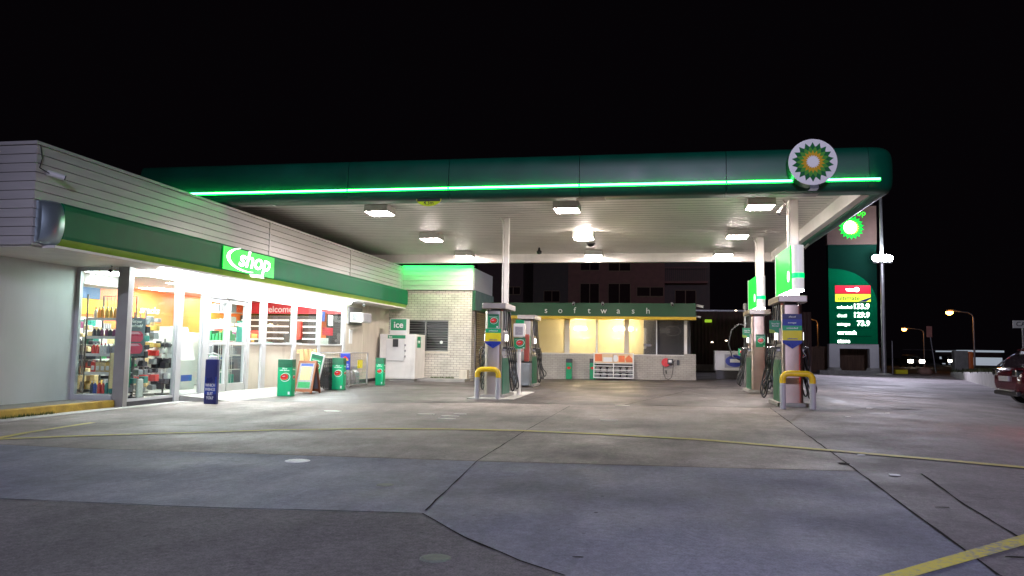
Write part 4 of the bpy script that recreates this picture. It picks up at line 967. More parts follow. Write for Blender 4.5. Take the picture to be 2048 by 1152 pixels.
# air/LPG mast with curved hose right of centre
ms = thing('hose_mast', 'tall dark mast with a drooping curved hose behind the rear right pump', 'hose mast', (2.95, 25.2, gz(2.7)))
mb = MB(); mb.cyl((0, 0, 0), (0, 0, 2.55), .04, 10); mb.lathe([(.06, 2.45), (.06, 2.6), (.03, 2.65)], seg=10); mb.build('mast', 'dark_alu', ms)
P = [(-.02, 0, 1.95), (-.2, -.05, 1.98), (-.42, -.1, 1.8), (-.52, -.1, 1.35), (-.4, -.1, .95), (-.15, -.05, .85), (.05, 0, .87)]
mb = MB(); mb.tube(P, .022, 8); mb.build('hose', 'black_rubber', ms)
cup_poster(ms, (-.12, -.12, 1.0), (1, 0, 0), (0, 0, 1), .22, .22, head='Fill up')

# ------------------------------------------------------------------ bin wraps with cup posters, A-frame etc.
def bin_post(x, y, w_, h_, label, rz=0):
    t = thing('promotion_bin', label, 'bin', (x, y, gz(x)), rz, group='green cup bins')
    mb = MB(); mb.rbox(-w_/2, w_/2, 0, .2, 0, h_, .008); mb.build('bin_body', 'poster_mint', t)
    mb = MB(); mb.rbox(-w_/2-.002, w_/2+.002, -.002, .202, h_-.16, h_+.004, .006); mb.build('top_panel', 'poster_dark', t)
    cup_poster(t, (0, -.001, .02), (1, 0, 0), (0, 0, 1), w_-.01, h_-.1, ('poster_mint', 'poster_dark'), 'Fill up\nwith flavour', cupz=.56)
    cup_poster(t, (w_/2+.001, .1, .02), (0, 1, 0), (0, 0, 1), .17, h_-.1, ('poster_mint', 'poster_dark'), 'Fill up', cupz=.56)
bin_post(-8.56, 17.2, .36, .87, 'tall green cup bin nearest the shop door')
bin_post(-8.55, 20.35, .33, .88, 'tall green cup bin before the gas bottle cage')
bin_post(-8.4, 23.3, .26, .86, 'tall green cup bin by the white ice freezer')
t = thing('drink_sign', 'dark blue upright sign asking which wings suit you beside the shop door', 'sign', (-8.74, 14.35, gz(-8.7)))
mb = MB(); mb.rbox(-.135, .135, 0, .09, 0, .9, .01); mb.build('sign_body', 'label_navy', t)
mat('deep_blue', (.015, .05, .32), .3, var=.25, scale=3)
mb = MB(); mb.box(-.13, .13, -.004, -.0005, .2, .55); mb.build('blue_panel', 'deep_blue', t)
mb = MB(); mb.box(-.1, .1, -.006, -.0045, .4, .8); mb.build('dark_panel', 'label_navy', t)
text('WHICH\nWIINGS\nSUIT\nYOU?', .085, (0, -.008, .25), (1, 0, 0), (0, 0, 1), 'poster_white', t, world=False, bold=.012, fit=.22)
mb = MB(); mb.tube([(-.12, .05, .88), (-.12, .05, 1.0), (.0, .05, 1.03), (.12, .05, 1.0), (.12, .05, .88)], .012, 6); mb.rbox(-.08, .09, .02, .08, .88, .97, .02); mb.build('top_rail', 'white_plastic', t)
# A-frame board
t = thing('a_frame_board', 'brown wooden A-frame board with a faded poster outside the shop', 'A-frame sign', (-8.6, 18.55, gz(-8.6)), -.12)
for s_, nm in ((-1, 'front_board'), (1, 'rear_board')):
    fr = Matrix.Translation((0, s_*.02, .84)) @ Matrix.Rotation(s_*.24, 4, 'X') if s_ < 0 else Matrix.Translation((-.12, .1, .84)) @ Matrix.Rotation(.34, 4, 'X')
    fr = Matrix.Translation((0, 0, .82)) @ Matrix.Rotation(-s_*-.26, 4, 'X')
    mb = MB(fr=fr); 
    for a, b in ((-.26, -.21), (.21, .26)): mb.box(a, b, -.015, .015, -.84, 0)
    mb.box(-.21, .21, -.015, .015, -.06, 0); mb.box(-.21, .21, -.015, .015, -.8, -.73)
    fb = mb.build(nm, 'aframe_wood', t)
    mb = MB(fr=fr); mb.box(-.21, .21, -.006, .006, -.73, -.06); mb.build('panel', 'grey_plastic' if s_ > 0 else 'pack_grey', fb)
    if s_ < 0:
        mb = MB(fr=fr); mb.box(-.17, .17, -.0105, -.0065, -.7, -.55); mb.build('poster_foot', 'pack_green', fb)
        mb = MB(fr=fr); mb.box(-.15, .15, -.0105, -.0065, -.5, -.15); mb.build('poster_text', 'pack_tan', fb)
        mb = MB(fr=fr); mb.box(-.17, .17, -.0105, -.0065, -.14, -.08); mb.build('poster_head', 'pack_blue', fb)
# stacked pallets leaning on the wall
t = thing('timber_pallet', 'pale pine pallet standing on edge against the shop panel', 'pallet', (-9.42, 20.5, .03))
mb = MB(fr=Matrix.Rotation(-.12, 4, 'Y'))
for i in range(4): mb.box(.0, .1, -.5+i*.28, -.4+i*.28, 0, 1.08)
for z in (.02, .5, .98): mb.box(-.05, -.0, -.55, .5, z, z+.1)
mb.build('slats', 'pine', t)
# tilted green poster frame on a weighted foot
t = thing('poster_frame', 'tilted green cup poster in a silver frame on a grey rubber foot', 'poster stand', (-8.97, 19.6, gz(-8.7)), .0)
fr = Matrix.Translation((.0, 0, .16)) @ Matrix.Rotation(.2, 4, 'Y')
mb = MB(fr=fr); mb.rbox(-.2, .2, -.02, .02, .0, .86, .015); fbo = mb.build('frame', 'aluminium', t)
o_ = fr @ Vector((0, -.021, .06)); u_ = (fr.to_3x3() @ Vector((1, 0, 0))); v_ = (fr.to_3x3() @ Vector((0, 0, 1)))
cup_poster(t, o_, u_, v_, .33, .76, ('poster_green', 'poster_dark'), 'Flavoured from', cupz=.6)
mb = MB(); mb.lathe([(.3, 0), (.3, .03), (.2, .1), (.08, .15), (.05, .17)], c=(.05, 0, 0), seg=20); mb.build('foot', 'pack_grey', t)
# milk crates
def crate(x, y, z, rz, label, s_=1.):
    t = thing('milk_crate', label, 'crate', (x, y, z), rz, group='stacked black crates')
    mb = MB(); a = .2*s_; h = .3*s_
    for zz in (0, .1*s_, .2*s_, h-.03*s_):
        hh = .03*s_
        mb.box(-a, a, -a, -a+.012, zz, zz+hh); mb.box(-a, a, a-.012, a, zz, zz+hh); mb.box(-a, -a+.012, -a+.012, a-.012, zz, zz+hh); mb.box(a-.012, a, -a+.012, a-.012, zz, zz+hh)
    for i in range(7):
        q_ = -a+(2*a-.02)*i/6
        mb.box(q_, q_+.02, -a-.002, -a+.01, 0, h); mb.box(q_, q_+.02, a-.01, a+.002, 0, h); mb.box(a-.01, a+.002, q_, q_+.02, 0, h)
    mb.box(-a, a, -a, a, .002, .012); single_ = mb.build('crate_body', 'black_plastic', t)
crate(-8.9, 20.3, 0, 0, 'black crate at the bottom front of the stack by the cage', 1.0)
crate(-9.12, 20.72, 0, .2, 'black crate at the bottom left of the stack leaning outwards', 1.05)
crate(-8.93, 20.32, .302, .05, 'black crate in the middle of the stack by the cage', .98)
crate(-8.93, 20.33, .598, 0, 'topmost black crate of the stack by the cage', .9)
crate(-9.15, 20.74, .318, .1, 'second black crate on the left pile beside the pallet', .9)
# gas bottle cage
t = thing('gas_bottle_cage', 'galvanised gas bottle cage with a blue and orange price board', 'gas bottle cage', (-9.15, 21.75, .0))
mb = MB(); X0, X1, Y0, Y1, H_ = -.5, .42, -.1, 1.35, 1.02
for x in (X0, X1):
    for y in (Y0, Y1): mb.box(x-.02, x+.02, y-.02, y+.02, .03, H_)
for z in (.05, H_-.02): 
    for y in (Y0, Y1): mb.box(X0+.02, X1-.02, y-.018, y+.018, z, z+.03)
    for x in (X0, X1): mb.box(x-.018, x+.018, Y0+.02, Y1-.02, z, z+.03)
mb.build('cage_frame', 'galv', t)
mb = MB()
for i in range(1, 12):
    x = X0+(X1-X0)*i/12; mb.box(x-.003, x+.003, Y0-.003, Y0+.003, .08, H_-.02)
for i in range(1, 10):
    z = H_*i/10; mb.box(X0+.02, X1-.02, Y0-.006, Y0-.003, z-.003, z+.003); mb.box(X1+.003, X1+.006, Y0, Y1, z-.003, z+.003)
for i in range(1, 16):
    y = Y0+(Y1-Y0)*i/16; mb.box(X1-.003, X1+.003, y-.003, y+.003, .08, H_-.02)
mb.build('wire_mesh', 'chrome', t)
mb = MB(); mb.rbox(.14, .44, Y0-.03, Y0-.01, .52, 1.0, .004); mb.build('price_board', 'label_blue', t)
mb = MB(); mb.prism([(-.11, 0), (.11, 0), (.0, .09)], 0, .003, (.29, Y0-.032, .83), (1, 0, 0), (0, 0, 1)); mb.build('flame_mark', 'cup_red', t)
mb = MB(); mb.prism([(-.12, -.03), (.12, -.03), (.06, .02), (-.06, .02)], .003, .005, (.29, Y0-.032, .82), (1, 0, 0), (0, 0, 1)); mb.build('gold_mark', 'helios_gold', t)
text('9kg   32\nSwap  25', .06, (.29, Y0-.034, .64), (1, 0, 0), (0, 0, 1), 'poster_white', t, world=False, bold=.01, fit=.24)
mb = MB(); mb.rbox(X1+.006, X1+.02, .5, .9, .55, .8, .004); mb.build('warning_label', 'label_yellow', t)
for i in range(2):
    for j in range(3):
        b_ = thing('gas_bottle', f'grey gas bottle in the cage, {"left" if i == 0 else "right"} column and {("front", "middle", "rear")[j]} row', 'gas bottle', (-9.4+i*.4, 21.95+j*.4, .05))
        mb = MB(); mb.lathe([(.1, 0), (.14, .05), (.15, .1), (.15, .34), (.12, .42), (.03, .46), (.03, .5)], seg=14); mb.build('cylinder', 'pack_grey', b_)
        mb = MB(); mb.lathe([(.08, .44), (.085, .56)], seg=14); mb.build('collar', 'galv', b_)

# ------------------------------------------------------------------ ice freezer
t = thing('ice_freezer', 'tall white ice freezer with a square front hatch beside the brick wall', 'freezer', (-8.85, 26.5, .0))
mb = MB(); mb.rbox(-.72, .62, -.0, 1.2, .08, 1.68, .02); mb.build('cabinet', 'white_paint', t)
mb = MB(); mb.rbox(-.46, .22, -.06, -.004, .72, 1.48, .02); dd = mb.build('hatch', 'white_plastic', t)
mb = MB(); mb.rbox(-.2, .0, -.1, -.062, 1.22, 1.5, .01); mb.build('latch', 'black_plastic', dd)
mb = MB()
for z in (.85, 1.05, 1.25): mb.rbox(.22, .27, -.07, -.005, z, z+.07, .008)
mb.build('hinge', 'galv', dd)
mb = MB(); mb.box(-.42, .24, -.008, -.002, 1.52, 1.64); mb.build('green_strip', 'poster_green', t)
text('ice', .11, (-.32, -.01, 1.58), (1, 0, 0), (0, 0, 1), 'poster_white', t, world=False, bold=.02)
mb = MB(); mb.box(.622, .628, .2, .62, 1.2, 1.6); mb.build('side_panel', 'poster_green', t)
text('ice', .2, (.63, .4, 1.42), (0, 1, 0), (0, 0, 1), 'poster_white', t, world=False, bold=.02)
mb = MB(); mb.box(-.68, .58, .05, 1.15, .0, .08); mb.build('base', 'concrete_grey', t)
emit('ice_white', (1, 1, 1), .25, (.8, .8, .8))
t = thing('ice_sign', 'green and white ice sign box standing on top of the freezer', 'sign', (-8.95, 26.7, 1.68))
mb = MB(); mb.rbox(-.32, .32, -.0, .3, .0, .56, .015); mb.build('sign_box', 'white_plastic', t)
mb = MB(); mb.box(-.29, .29, -.008, -.001, .14, .54); mb.build('green_face', 'poster_green', t)
text('ice', .32, (0, -.012, .33), (1, 0, 0), (0, 0, 1), 'poster_white', t, world=False, bold=.02)
mb = MB(); mb.lathe([(.03, 0), (.06, .04), (.06, .1), (.02, .14)], seg=10); single(mb, 'wall_tap', 'galv', 'small grey fitting on the cream wall left of the ice sign', 'wall fitting', (-9.6, 26.9, 1.55))

# ------------------------------------------------------------------ carwash building
YW = 31.3
ws = thing('carwash_building', 'low carwash building with green fascia, lit frosted windows and a pale brick base', 'building', (-2, YW, 0))
brick('wash_brick', (.46, .43, .38), (.42, .39, .345), (.3, .28, .25), sx=.2, sy=.075)
brick('dark_brick', (.06, .03, .025), (.05, .025, .02), (.03, .02, .018))
mb = MB(); mb.box(-6.4, 1.33, YW, YW+.15, -.02, 1.05); mb.box(1.33, 1.78, YW-.02, YW+.4, -.02, 1.12); mb.build('brick_base', 'wash_brick', ws, True)
mb = MB(); mb.box(-6.4, 1.33, YW-.02, YW+.17, 1.05, 1.08); mb.build('sill', 'white_paint', ws, True)
mb = MB(); mb.box(-6.4, 1.76, YW-.45, YW+.3, 2.57, 3.1); mb.build('fascia', 'wash_green', ws, True)
mb = MB(); mb.box(-6.4, 1.77, YW-.46, YW+.28, 2.46, 2.568); mb.build('yellow_trim', 'yellow_trim', ws, True)
lx = -4.14
for i, ch in enumerate('softwash'):
    text(ch, .34, (-4.14+i*.58, YW-.452, 2.79), (1, 0, 0), (0, 0, 1), 'poster_white', ws, 'letter', bold=.0)
wx = [-6.4, -4.7, -3.4, -3.24, -2.14, -1.0, -.88, .25, 1.35]
for a, b, m_ in ((-6.3, -3.42, 'frosted_glass'), (-3.22, -2.15, 'frosted_glass'), (-2.09, -1.02, 'frosted_glass'), (-.84, -.25, 'frosted_glass'), (-.24, .24, 'dim_glass'), (.28, 1.33, 'dim_glass')):
    mb = MB(); mb.box(a, b, YW+.05, YW+.06, 1.08, 2.46); mb.build('window_pane', m_, ws, True)
for a, b, m_ in ((-3.42, -3.22, 'cream_wall'), (-2.15, -2.09, 'aluminium'), (-1.02, -.84, 'cream_wall'), (.24, .28, 'aluminium'), (1.33, 1.45, 'white_paint'), (-6.4, -6.3, 'aluminium')):
    mb = MB(); mb.box(a, b, YW-.0, YW+.12, 1.081, 2.459); mb.build('mullion', m_, ws, True)
mat('wash_inner', (.62, .56, .42), .6, var=.1, dirt=.3); mat('wash_dark', (.09, .09, .1), .7, var=.2)
mb = MB(); mb.box(-6.4, -.3, YW+3.6, YW+3.7, 0, 2.9); mb.box(-6.5, -6.4, YW+.2, YW+3.7, 0, 2.9); mb.build('inner_wall', 'wash_inner', ws, True)
mb = MB(); mb.box(-.3, 1.7, YW+3.6, YW+3.7, 0, 2.9); mb.box(-.35, -.25, YW+1.4, YW+3.6, 0, 2.9); mb.box(1.5, 1.6, YW+.4, YW+3.6, 0, 2.9); mb.build('dark_bay_wall', 'wash_dark', ws, True)
mb = MB(); mb.box(-6.4, 1.7, YW+.3, YW+3.7, 2.9, 3.0); mb.build('roof', 'concrete_grey', ws, True)
mb = MB(); mb.tube([(-6.2, YW+1.2, 1.75), (-.4, YW+1.2, 1.7)], .03, 8); mb.tube([(-6.2, YW+1.0, 2.1), (-3.4, YW+1.2, 2.05)], .02, 8); mb.build('pipe', 'galv', ws, True)
emit('wash_lamp', (1., .85, .55), 230)
for x, l_ in ((-2.85, .5), (-1.25, .45), (-.8, .2)):
    mb = MB(); mb.rbox(x-l_/2, x+l_/2, YW+.7, YW+.8, 2.05, 2.17, .04); mb.build('bay_lamp', 'wash_lamp', ws, True)
mb = MB(); mb.rbox(-.55, -.15, YW+.5, YW+.8, 1.3, 2.15, .03); mb.build('control_cabinet', 'aluminium', ws, True)
P = [(.9+.32*math.cos(a), YW+.7, 2.05+.2*math.sin(a)) for a in [i*2*math.pi/14 for i in range(15)]]
mb = MB(); mb.tube(P, .02, 6); mb.rbox(.4, .8, YW+.6, YW+.8, 1.95, 2.15, .02); mb.build('hose_ring', 'dark_alu', ws, True)
mb = MB(); mb.box(-.3, .05, YW+.3, YW+.34, 1.4, 1.5); mb.build('reflective_tag', 'chrome', ws, True)
mb = MB(); mb.box(-6.4, 1.6, YW+.16, YW+3.6, .0, .03); mb.build('bay_floor', 'concrete_grey', ws, True)
for x, lb in ((-3.02, 'left camera on top of the carwash fascia above the letters'), (-1.86, 'middle camera on the carwash fascia above the letter w'), (.85, 'right camera on the carwash fascia near its end')):
    seccam((x, YW-.55, 3.06), (.1, -1, -.3), lb, 1.5, (0, .1, -.05))
seccam((1.95, YW-.3, 3.0), (.8, -.5, -.2), 'white camera sticking out past the right end of the carwash fascia', 1.6, (-.18, .05, .05))
seccam((1.88, YW-.3, 2.58), (.8, -.5, -.2), 'lower camera past the right end of the carwash yellow trim', 1.1, (-.1, .05, .0))
for x, lb in ((-3.2, 'dark topped green cup bin, left of the two before the carwash wall'), (-2.25, 'dark topped green cup bin beside the gas bottle shelves')):
    t = thing('promotion_bin', lb, 'bin', (x, YW-.35, gz(x)), group='green cup bins')
    mb = MB(); mb.rbox(-.12, .12, 0, .2, 0, .72, .01); mb.build('bin_body', 'poster_green', t)
    mb = MB(); mb.rbox(-.121, .121, -.001, .201, .65, .82, .01); mb.build('top_panel', 'black_plastic', t)
    mb = MB(); mb.prism(ell(.08, .05, 14), 0, .004, (0, -.001, .45), (1, 0, 0), (0, 0, 1)); mb.build('red_cup', 'cup_red', t)
# gas bottle shelves with advert
t = thing('gas_shelves', 'white barred shelf cage with an orange advert board against the carwash wall', 'gas bottle shelves', (-1.42, YW-.5, gz(-1.4)))
mb = MB(); a, b = -.79, .79
for x in (a, -.02, b-.04): mb.box(x, x+.04, 0, .04, .05, 1.05)
for x in (a, b-.04): mb.box(x, x+.04, .4, .44, .05, 1.05)
for z in (.05, .2, .36, .52, .62, 1.02): mb.box(a, b, -.005, .035, z, z+.03)
for z in (.08, .3): mb.box(a, b, .04, .44, z, z+.012)
mb.build('frame', 'white_plastic', t)
mb = MB(); mb.box(a+.04, b-.04, .38, .4, .06, .62); mb.build('back_panel', 'black_plastic', t)
mat('ad_cream', (.75, .55, .32), .5, var=.15); mat('ad_orange', (.7, .16, .04), .4, var=.2)
mb = MB(); mb.box(a+.04, b-.04, .0, .02, .66, 1.02); ad = mb.build('advert_board', 'ad_cream', t)
mb = MB(); mb.prism(rect(a+.06, a+.34, .72, 1.0), 0, .004, (0, -.001, 0), (1, 0, 0), (0, 0, 1)); mb.prism([(.45, .84), (.6, .98), (.74, .84), (.74, .7), (.5, .7)], 0, .004, (0, -.001, 0), (1, 0, 0), (0, 0, 1)); mb.prism(rect(.2, .44, .7, .95), 0, .003, (0, -.001, 0), (1, 0, 0), (0, 0, 1)); mb.build('orange_print', 'ad_orange', ad)
mb = MB(); mb.prism(ell(.1, .14, 16, (.08, .84)), .001, .006, (0, -.001, 0), (1, 0, 0), (0, 0, 1)); mb.prism(rect(-.4, -.05, .7, .88), 0, .003, (0, -.001, 0), (1, 0, 0), (0, 0, 1)); mb.build('white_print', 'poster_white', ad)
k_ = 0
for i in range(6):
    for z, zn in ((.094, 'lower'), (.313, 'upper')):
        x = -.65+i*.26; b_ = thing('gas_bottle', f'small pale gas bottle, {ORD[i]} from the left on the {zn} white cage shelf', 'gas bottle', (-1.42+x, YW-.3, gz(-1.4)+z))
        mb = MB(); mb.lathe([(.07, 0), (.1, .03), (.1, .12), (.06, .16), (.03, .18)], seg=12); mb.build('cylinder', 'pack_grey', b_)
# hose reel
t = thing('hose_reel', 'red air hose reel with a hanging hose on the carwash brick base', 'hose reel', (.62, YW-.02, .78))
mb = MB(); mb.prism(ell(.17, .17, 24), .02, .1, (0, 0, 0), (1, 0, 0), (0, 0, 1)); mb.prism(ell(.05, .05, 12), .1, .14, (0, 0, 0), (1, 0, 0), (0, 0, 1)); mb.build('reel', 'cup_red', t)
mb = MB(); mb.rbox(.06, .28, -.16, -.02, -.06, .14, .01); mb.build('gauge_box', 'black_plastic', t)
mb = MB(); mb.box(.1, .22, -.166, -.16, .0, .1); mb.build('gauge_label', 'poster_white', t)
P = [(-.1, -.08, -.12), (-.1, -.08, -.4), (-.02, -.08, -.62), (.1, -.08, -.68), (.22, -.08, -.58), (.27, -.08, -.3), (.3, -.08, .05), (.36, -.05, .08)]
mb = MB(); mb.tube(P, .012, 6); mb.tube([(.0, -.09, -.3), (.02, -.09, -.45)], .02, 6); mb.build('hose', 'black_rubber', t)
mb = MB(); mb.rbox(1.05, 1.15, YW-.06, YW-.001, .68, .88, .01); single(mb, 'socket_box', 'black_plastic', 'small black socket box right of the red hose reel', 'socket box', (1.1, YW-.03, .78), world=True)

# ------------------------------------------------------------------ things beyond the forecourt
mb = MB(); x = 4.0
t = thing('timber_fence', 'dark paling fence behind the forecourt running to the price sign', 'fence', (9, 58, 0))
mb = MB(); x = 1.9; i = 0
while x < 15.8:
    mb.box(x, x+.13, 57.8, 57.83, -.15, 1.75+random.uniform(-.03, .03)); x += .14
mb.build('palings', 'timber_dark', t, True)
mb = MB(); mb.box(1.9, 15.8, 57.84, 57.9, .3, .4); mb.box(1.9, 15.8, 57.84, 57.9, 1.4, 1.5); mb.build('rails', 'timber_dark', t, True)
t = thing('corrugated_fence', 'dark brown corrugated fence directly right of the carwash', 'fence', (4.5, 46.5, 0))
mb = MB(); x = 1.9
mat('brown_sheet', (.07, .035, .028), .6, var=.2)
while x < 9.0:
    mb.add([(x, 46.5, .0), (x+.1, 46.45, .0), (x+.2, 46.5, .0), (x, 46.5, 3.6), (x+.1, 46.45, 3.6), (x+.2, 46.5, 3.6)], [(0, 1, 4, 3), (1, 2, 5, 4)]); x += .2
mb.build('sheeting', 'brown_sheet', t, True)
mb = MB(); mb.box(1.9, 9.0, 46.4, 46.5, 0, .5); mb.build('low_wall', 'concrete_grey', t, True)
mb = MB(); mb.box(1.9, 6.0, 46.3, 46.44, 3.6, 3.68); mb.build('capping', 'galv', t, True)
# chest freezer with blue label
t = thing('chest_freezer', 'white chest with a blue oval label beyond the right hand pumps', 'chest', (3.3, 33.2, gz(3.3)+.2)); t.scale = (.79, .79, .79)
mb = MB(); mb.rbox(-.85, 1.0, -.4, .4, .18, 1.12, .03); mb.build('chest_body', 'white_plastic', t)
mb = MB(); mb.rbox(-.86, 1.01, -.41, .41, 1.12, 1.2, .02); mb.build('lid', 'white_plastic', t)
mb = MB(); mb.box(-.35, .7, -.405, -.401, .32, 1.02); lb_ = mb.build('label_frame', 'pack_grey', t)
mb = MB(); mb.prism(ell(.48, .3, 28, (.17, .67)), 0, .005, (0, -.406, 0), (1, 0, 0), (0, 0, 1)); mb.build('blue_oval', 'label_blue', lb_)
mb = MB(); mb.prism(rect(-.08, .42, .6, .78), .0, .004, (0, -.412, 0), (1, 0, 0), (0, 0, 1)); mb.build('white_text_bar', 'poster_white', lb_)
mb = MB()
mb.box(-.8, .9, -.35, -.2, -.28, .18)
mb.build('leg', 'black_plastic', t)
# exit sign & small lights beyond
emit('dim_lime', (.35, .6, .03), .7); emit('warm_dot', (1., .8, .6), 6.)
t = thing('lit_exit_sign', 'small lime lit sign on the corrugated fence', 'sign', (3.35, 46.3, 2.95)); mb = MB(); mb.rbox(-.2, .2, 0, .08, 0, .17, .02); mb.build('sign_face', 'dim_lime', t)
for x, z, lb in ((3.0, 3.85, 'left white lamp above the corrugated fence'), (4.9, 3.65, 'right white lamp above the corrugated fence'), (4.35, 1.9, 'low white lamp in front of the corrugated fence'), (3.55, 1.8, 'faint lamp glint low on the corrugated fence')):
    t = thing('wall_lamp', lb, 'lamp', (x, 46.2, z)); mb = MB(); mb.rbox(-.06, .06, -.03, .03, -.025, .025, .02); mb.build('lamp_face', 'warm_dot', t); mb = MB(); mb.box(-.08, .08, .03, .25, -.03, .03); mb.build('lamp_arm', 'dark_alu', t)

# apartments
def flats(label, x0, x1, y0, y1, H_, wins, m, balc=None):
    t = thing('apartment_block', label, 'building', ((x0+x1)/2, y0, 0))
    mb = MB(); mb.box(x0, x1, y0, y1, 0, H_); mb.build('wall', m, t, True)
    for a, b, c, d in wins:
        mb = MB(); mb.box(a, b, y0-.05, y0-.001, c-.06, c); mb.box(a, b, y0-.05, y0-.001, d, d+.05); mb.box(a-.05, a, y0-.05, y0-.001, c, d); mb.box(b, b+.05, y0-.05, y0-.001, c, d); w2 = mb.build('window', 'timber_dark', t, True)
        mb = MB(); mb.box(a, b, y0-.02, y0-.001, c, d); mb.build('pane', 'window_dark', w2, True)
        mb = MB(); mb.box((a+b)/2-.03, (a+b)/2+.03, y0-.04, y0-.02, c, d); mb.build('mullion', 'timber_dark', w2, True)
    if balc:
        for a, b, z in balc:
            mb = MB(); mb.box(a, b, y0-1.1, y0-.01, z-.15, z); mb.box(a, b, y0-1.1, y0-1.05, z+.95, z+1.0)
            for i in range(int((b-a)/.14)): mb.box(a+i*.14, a+i*.14+.02, y0-1.09, y0-1.06, z, z+.95)
            mb.build('balcony', 'flat_wall', t, True)
    mb = MB(); mb.box(x0-.2, x1+.2, y0-.2, y1+.2, H_, H_+.2); mb.build('roof', 'concrete_grey', t, True)
mat('flat_wall', (.2, .085, .07), .85, var=.15); mat('flat_wall_left', (.1, .055, .055), .85, var=.15); mat('window_dark', (.03, .015, .015), .9, var=.1, spec=.05)
flats('brown rendered apartment block with sliding windows behind the carwash', -5.8, 1.0, 55, 66, 9, [(-4.9, -3.6, 4.4, 5.95), (-2.9, -1.4, 4.4, 5.95), (-.9, 1.0-.1, 5.1, 5.7), (-4.9, -3.6, 6.95, 8.2), (-2.9, -1.4, 6.9, 8.2)], 'flat_wall')
flats('darker apartment wing with a balcony right of the main block', 1.0, 4.2, 56.5, 66, 9, [(1.8, 3.2, 4.2, 5.6)], 'brown_sheet', [(1.0, 4.0, 6.2)])
flats('grey brown apartment block seen left between parapet and thin column', -12.5, -9.1, 55, 66, 9, [(-10.3, -9.3, 5.2, 5.7)], 'flat_wall_left')
flats('recessed dark apartment block between the two lighter ones', -9.1, -5.8, 60, 68, 9, [(-8.2, -7.0, 5., 5.8)], 'brown_sheet')

# ------------------------------------------------------------------ price sign
SY = 54.1
ps = thing('price_sign', 'tall green price pylon on a white frame beyond the canopy', 'price sign', (13.25, SY, gz(13)))
mat('pylon_green', (.0, .2, .075), .9, var=.06, spec=.05); mat('pylon_dark', (.004, .03, .02), .9, var=.06, spec=.05); mat('pylon_brown', (.15, .085, .07), .6, var=.1)
X0, X1 = 11.72, 14.75
mb = MB(); mb.box(X0, X1, SY, SY+.5, 1.9, 8.5); mb.build('pylon_body', 'pylon_dark', ps, True)
# lighter curved field
pts = [(X0, 1.91), (X1-.04, 1.91), (X1-.04, 4.6)]+[(X1-.04-(X1-X0-.3)*(1-math.cos(a)), 4.6+2.3*math.sin(a)) for a in [i*math.pi/2/12 for i in range(1, 13)]]+[(X0, 6.95)]
mb = MB(); mb.prism(pts, 0, .01, (0, SY, 0), (1, 0, 0), (0, 0, 1)); mb.build('curved_field', 'pylon_green', ps, True)
mb = MB(); mb.box(X0-.05, X1+.03, SY-.05, SY+.55, 8.52, 11.1); mb.build('emblem_box', 'pylon_brown', ps, True)
emit('hl_dark', (.0, .5, .04), 1.3); emit('hl_light', (.03, .9, .03), 1.6); emit('hl_yel', (.9, 1., .05), 3.); emit('hl_white', (1, 1, .9), 9)
helios(ps, (13.2, SY-.06, 9.65), (1, 0, 0), (0, 0, 1), .82, ['hl_dark', 'hl_light', 'hl_yel', 'hl_white'], 0)
mb = MB(); mb.prism(ell(.4, .42, 24, (-.08, .02)), .03, .04, (13.2, SY-.06, 9.65), (1, 0, 0), (0, 0, 1)); mb.build('emblem_glow', 'hl_white', ps, True)
text('bp', .55, (13.85, SY-.07, 10.62), (1, 0, 0), (0, 0, 1), 'hl_light', ps)
emit('p_red', (.75, .01, .04), .8); emit('p_lime', (.75, .95, .05), .9); emit('p_txt', (1, 1, 1), 7.)
xa, xb = 12.12, 14.33
rows_ = [(5.22, 5.78), (4.68, 5.2)]
mb = MB(); mb.box(xa, xb, SY-.03, SY-.012, 5.24, 5.78); mb.build('red_row', 'p_red', ps, True)
mb = MB(); mb.box(xa, xb, SY-.03, SY-.012, 4.7, 5.2); mb.build('lime_row', 'p_lime', ps, True)
mb = MB(); mb.box(xa+.7, xa+1.1, SY-.04, SY-.031, 5.42, 5.56); mb.prism(ell(.16, .15, 16, (xa+1.35, 5.51)), .031, .04, (0, SY, 0), (1, 0, 0), (0, 0, 1)); mb.prism([(xa+.65, 5.55), (xa+.85, 5.4), (xa+1.2, 5.42), (xa+1.1, 5.58)], .031, .042, (0, SY, 0), (1, 0, 0), (0, 0, 1)); mb.build('white_mark', 'p_txt', ps, True)
text('ultimate', .4, (xa+.85, SY-.035, 4.93), (1, 0, 0), (0, 0, 1), 'label_navy', ps, fit=1.35)
mb = MB(); mb.prism([(xb-.8, 4.71), (xb, 5.0), (xb, 4.9), (xb-.3, 4.71)], .031, .036, (0, SY, 0), (1, 0, 0), (0, 0, 1)); mb.build('blue_flash', 'label_blue', ps, True)
for i in range(6):
    z = 4.66-i*.56; mb = MB(); mb.box(xa, xb, SY-.02, SY-.011, z-.02, z+.005); mb.build('row_line', 'pylon_dark', ps, True)
for i, (l_, r_) in enumerate((('unleaded', '133.9'), ('diesel', '129.9'), ('autogas', '73.9'), ('carwash', None), ('store', None))):
    z = 4.38-i*.56
    text(l_, .26 if r_ else .36, (xa+.1, SY-.03, z-.05), (1, 0, 0), (0, 0, 1), 'p_txt', ps, align='LEFT', bold=.01)
    if r_: text(r_, .47, (xb-.08, SY-.03, z), (1, 0, 0), (0, 0, 1), 'p_txt', ps, align='RIGHT', bold=.012, ext=.004)
mb = MB(); mb.box(X0-.04, X1+.02, SY-.02, SY+.5, 1.6, 1.899); mb.box(X0-.04, X0+.62, SY-.02, SY+.5, .35, 1.6); mb.box(X1-.55, X1+.02, SY-.02, SY+.5, .35, 1.6); mb.build('white_frame', 'side_wall', ps, True)
mb = MB()
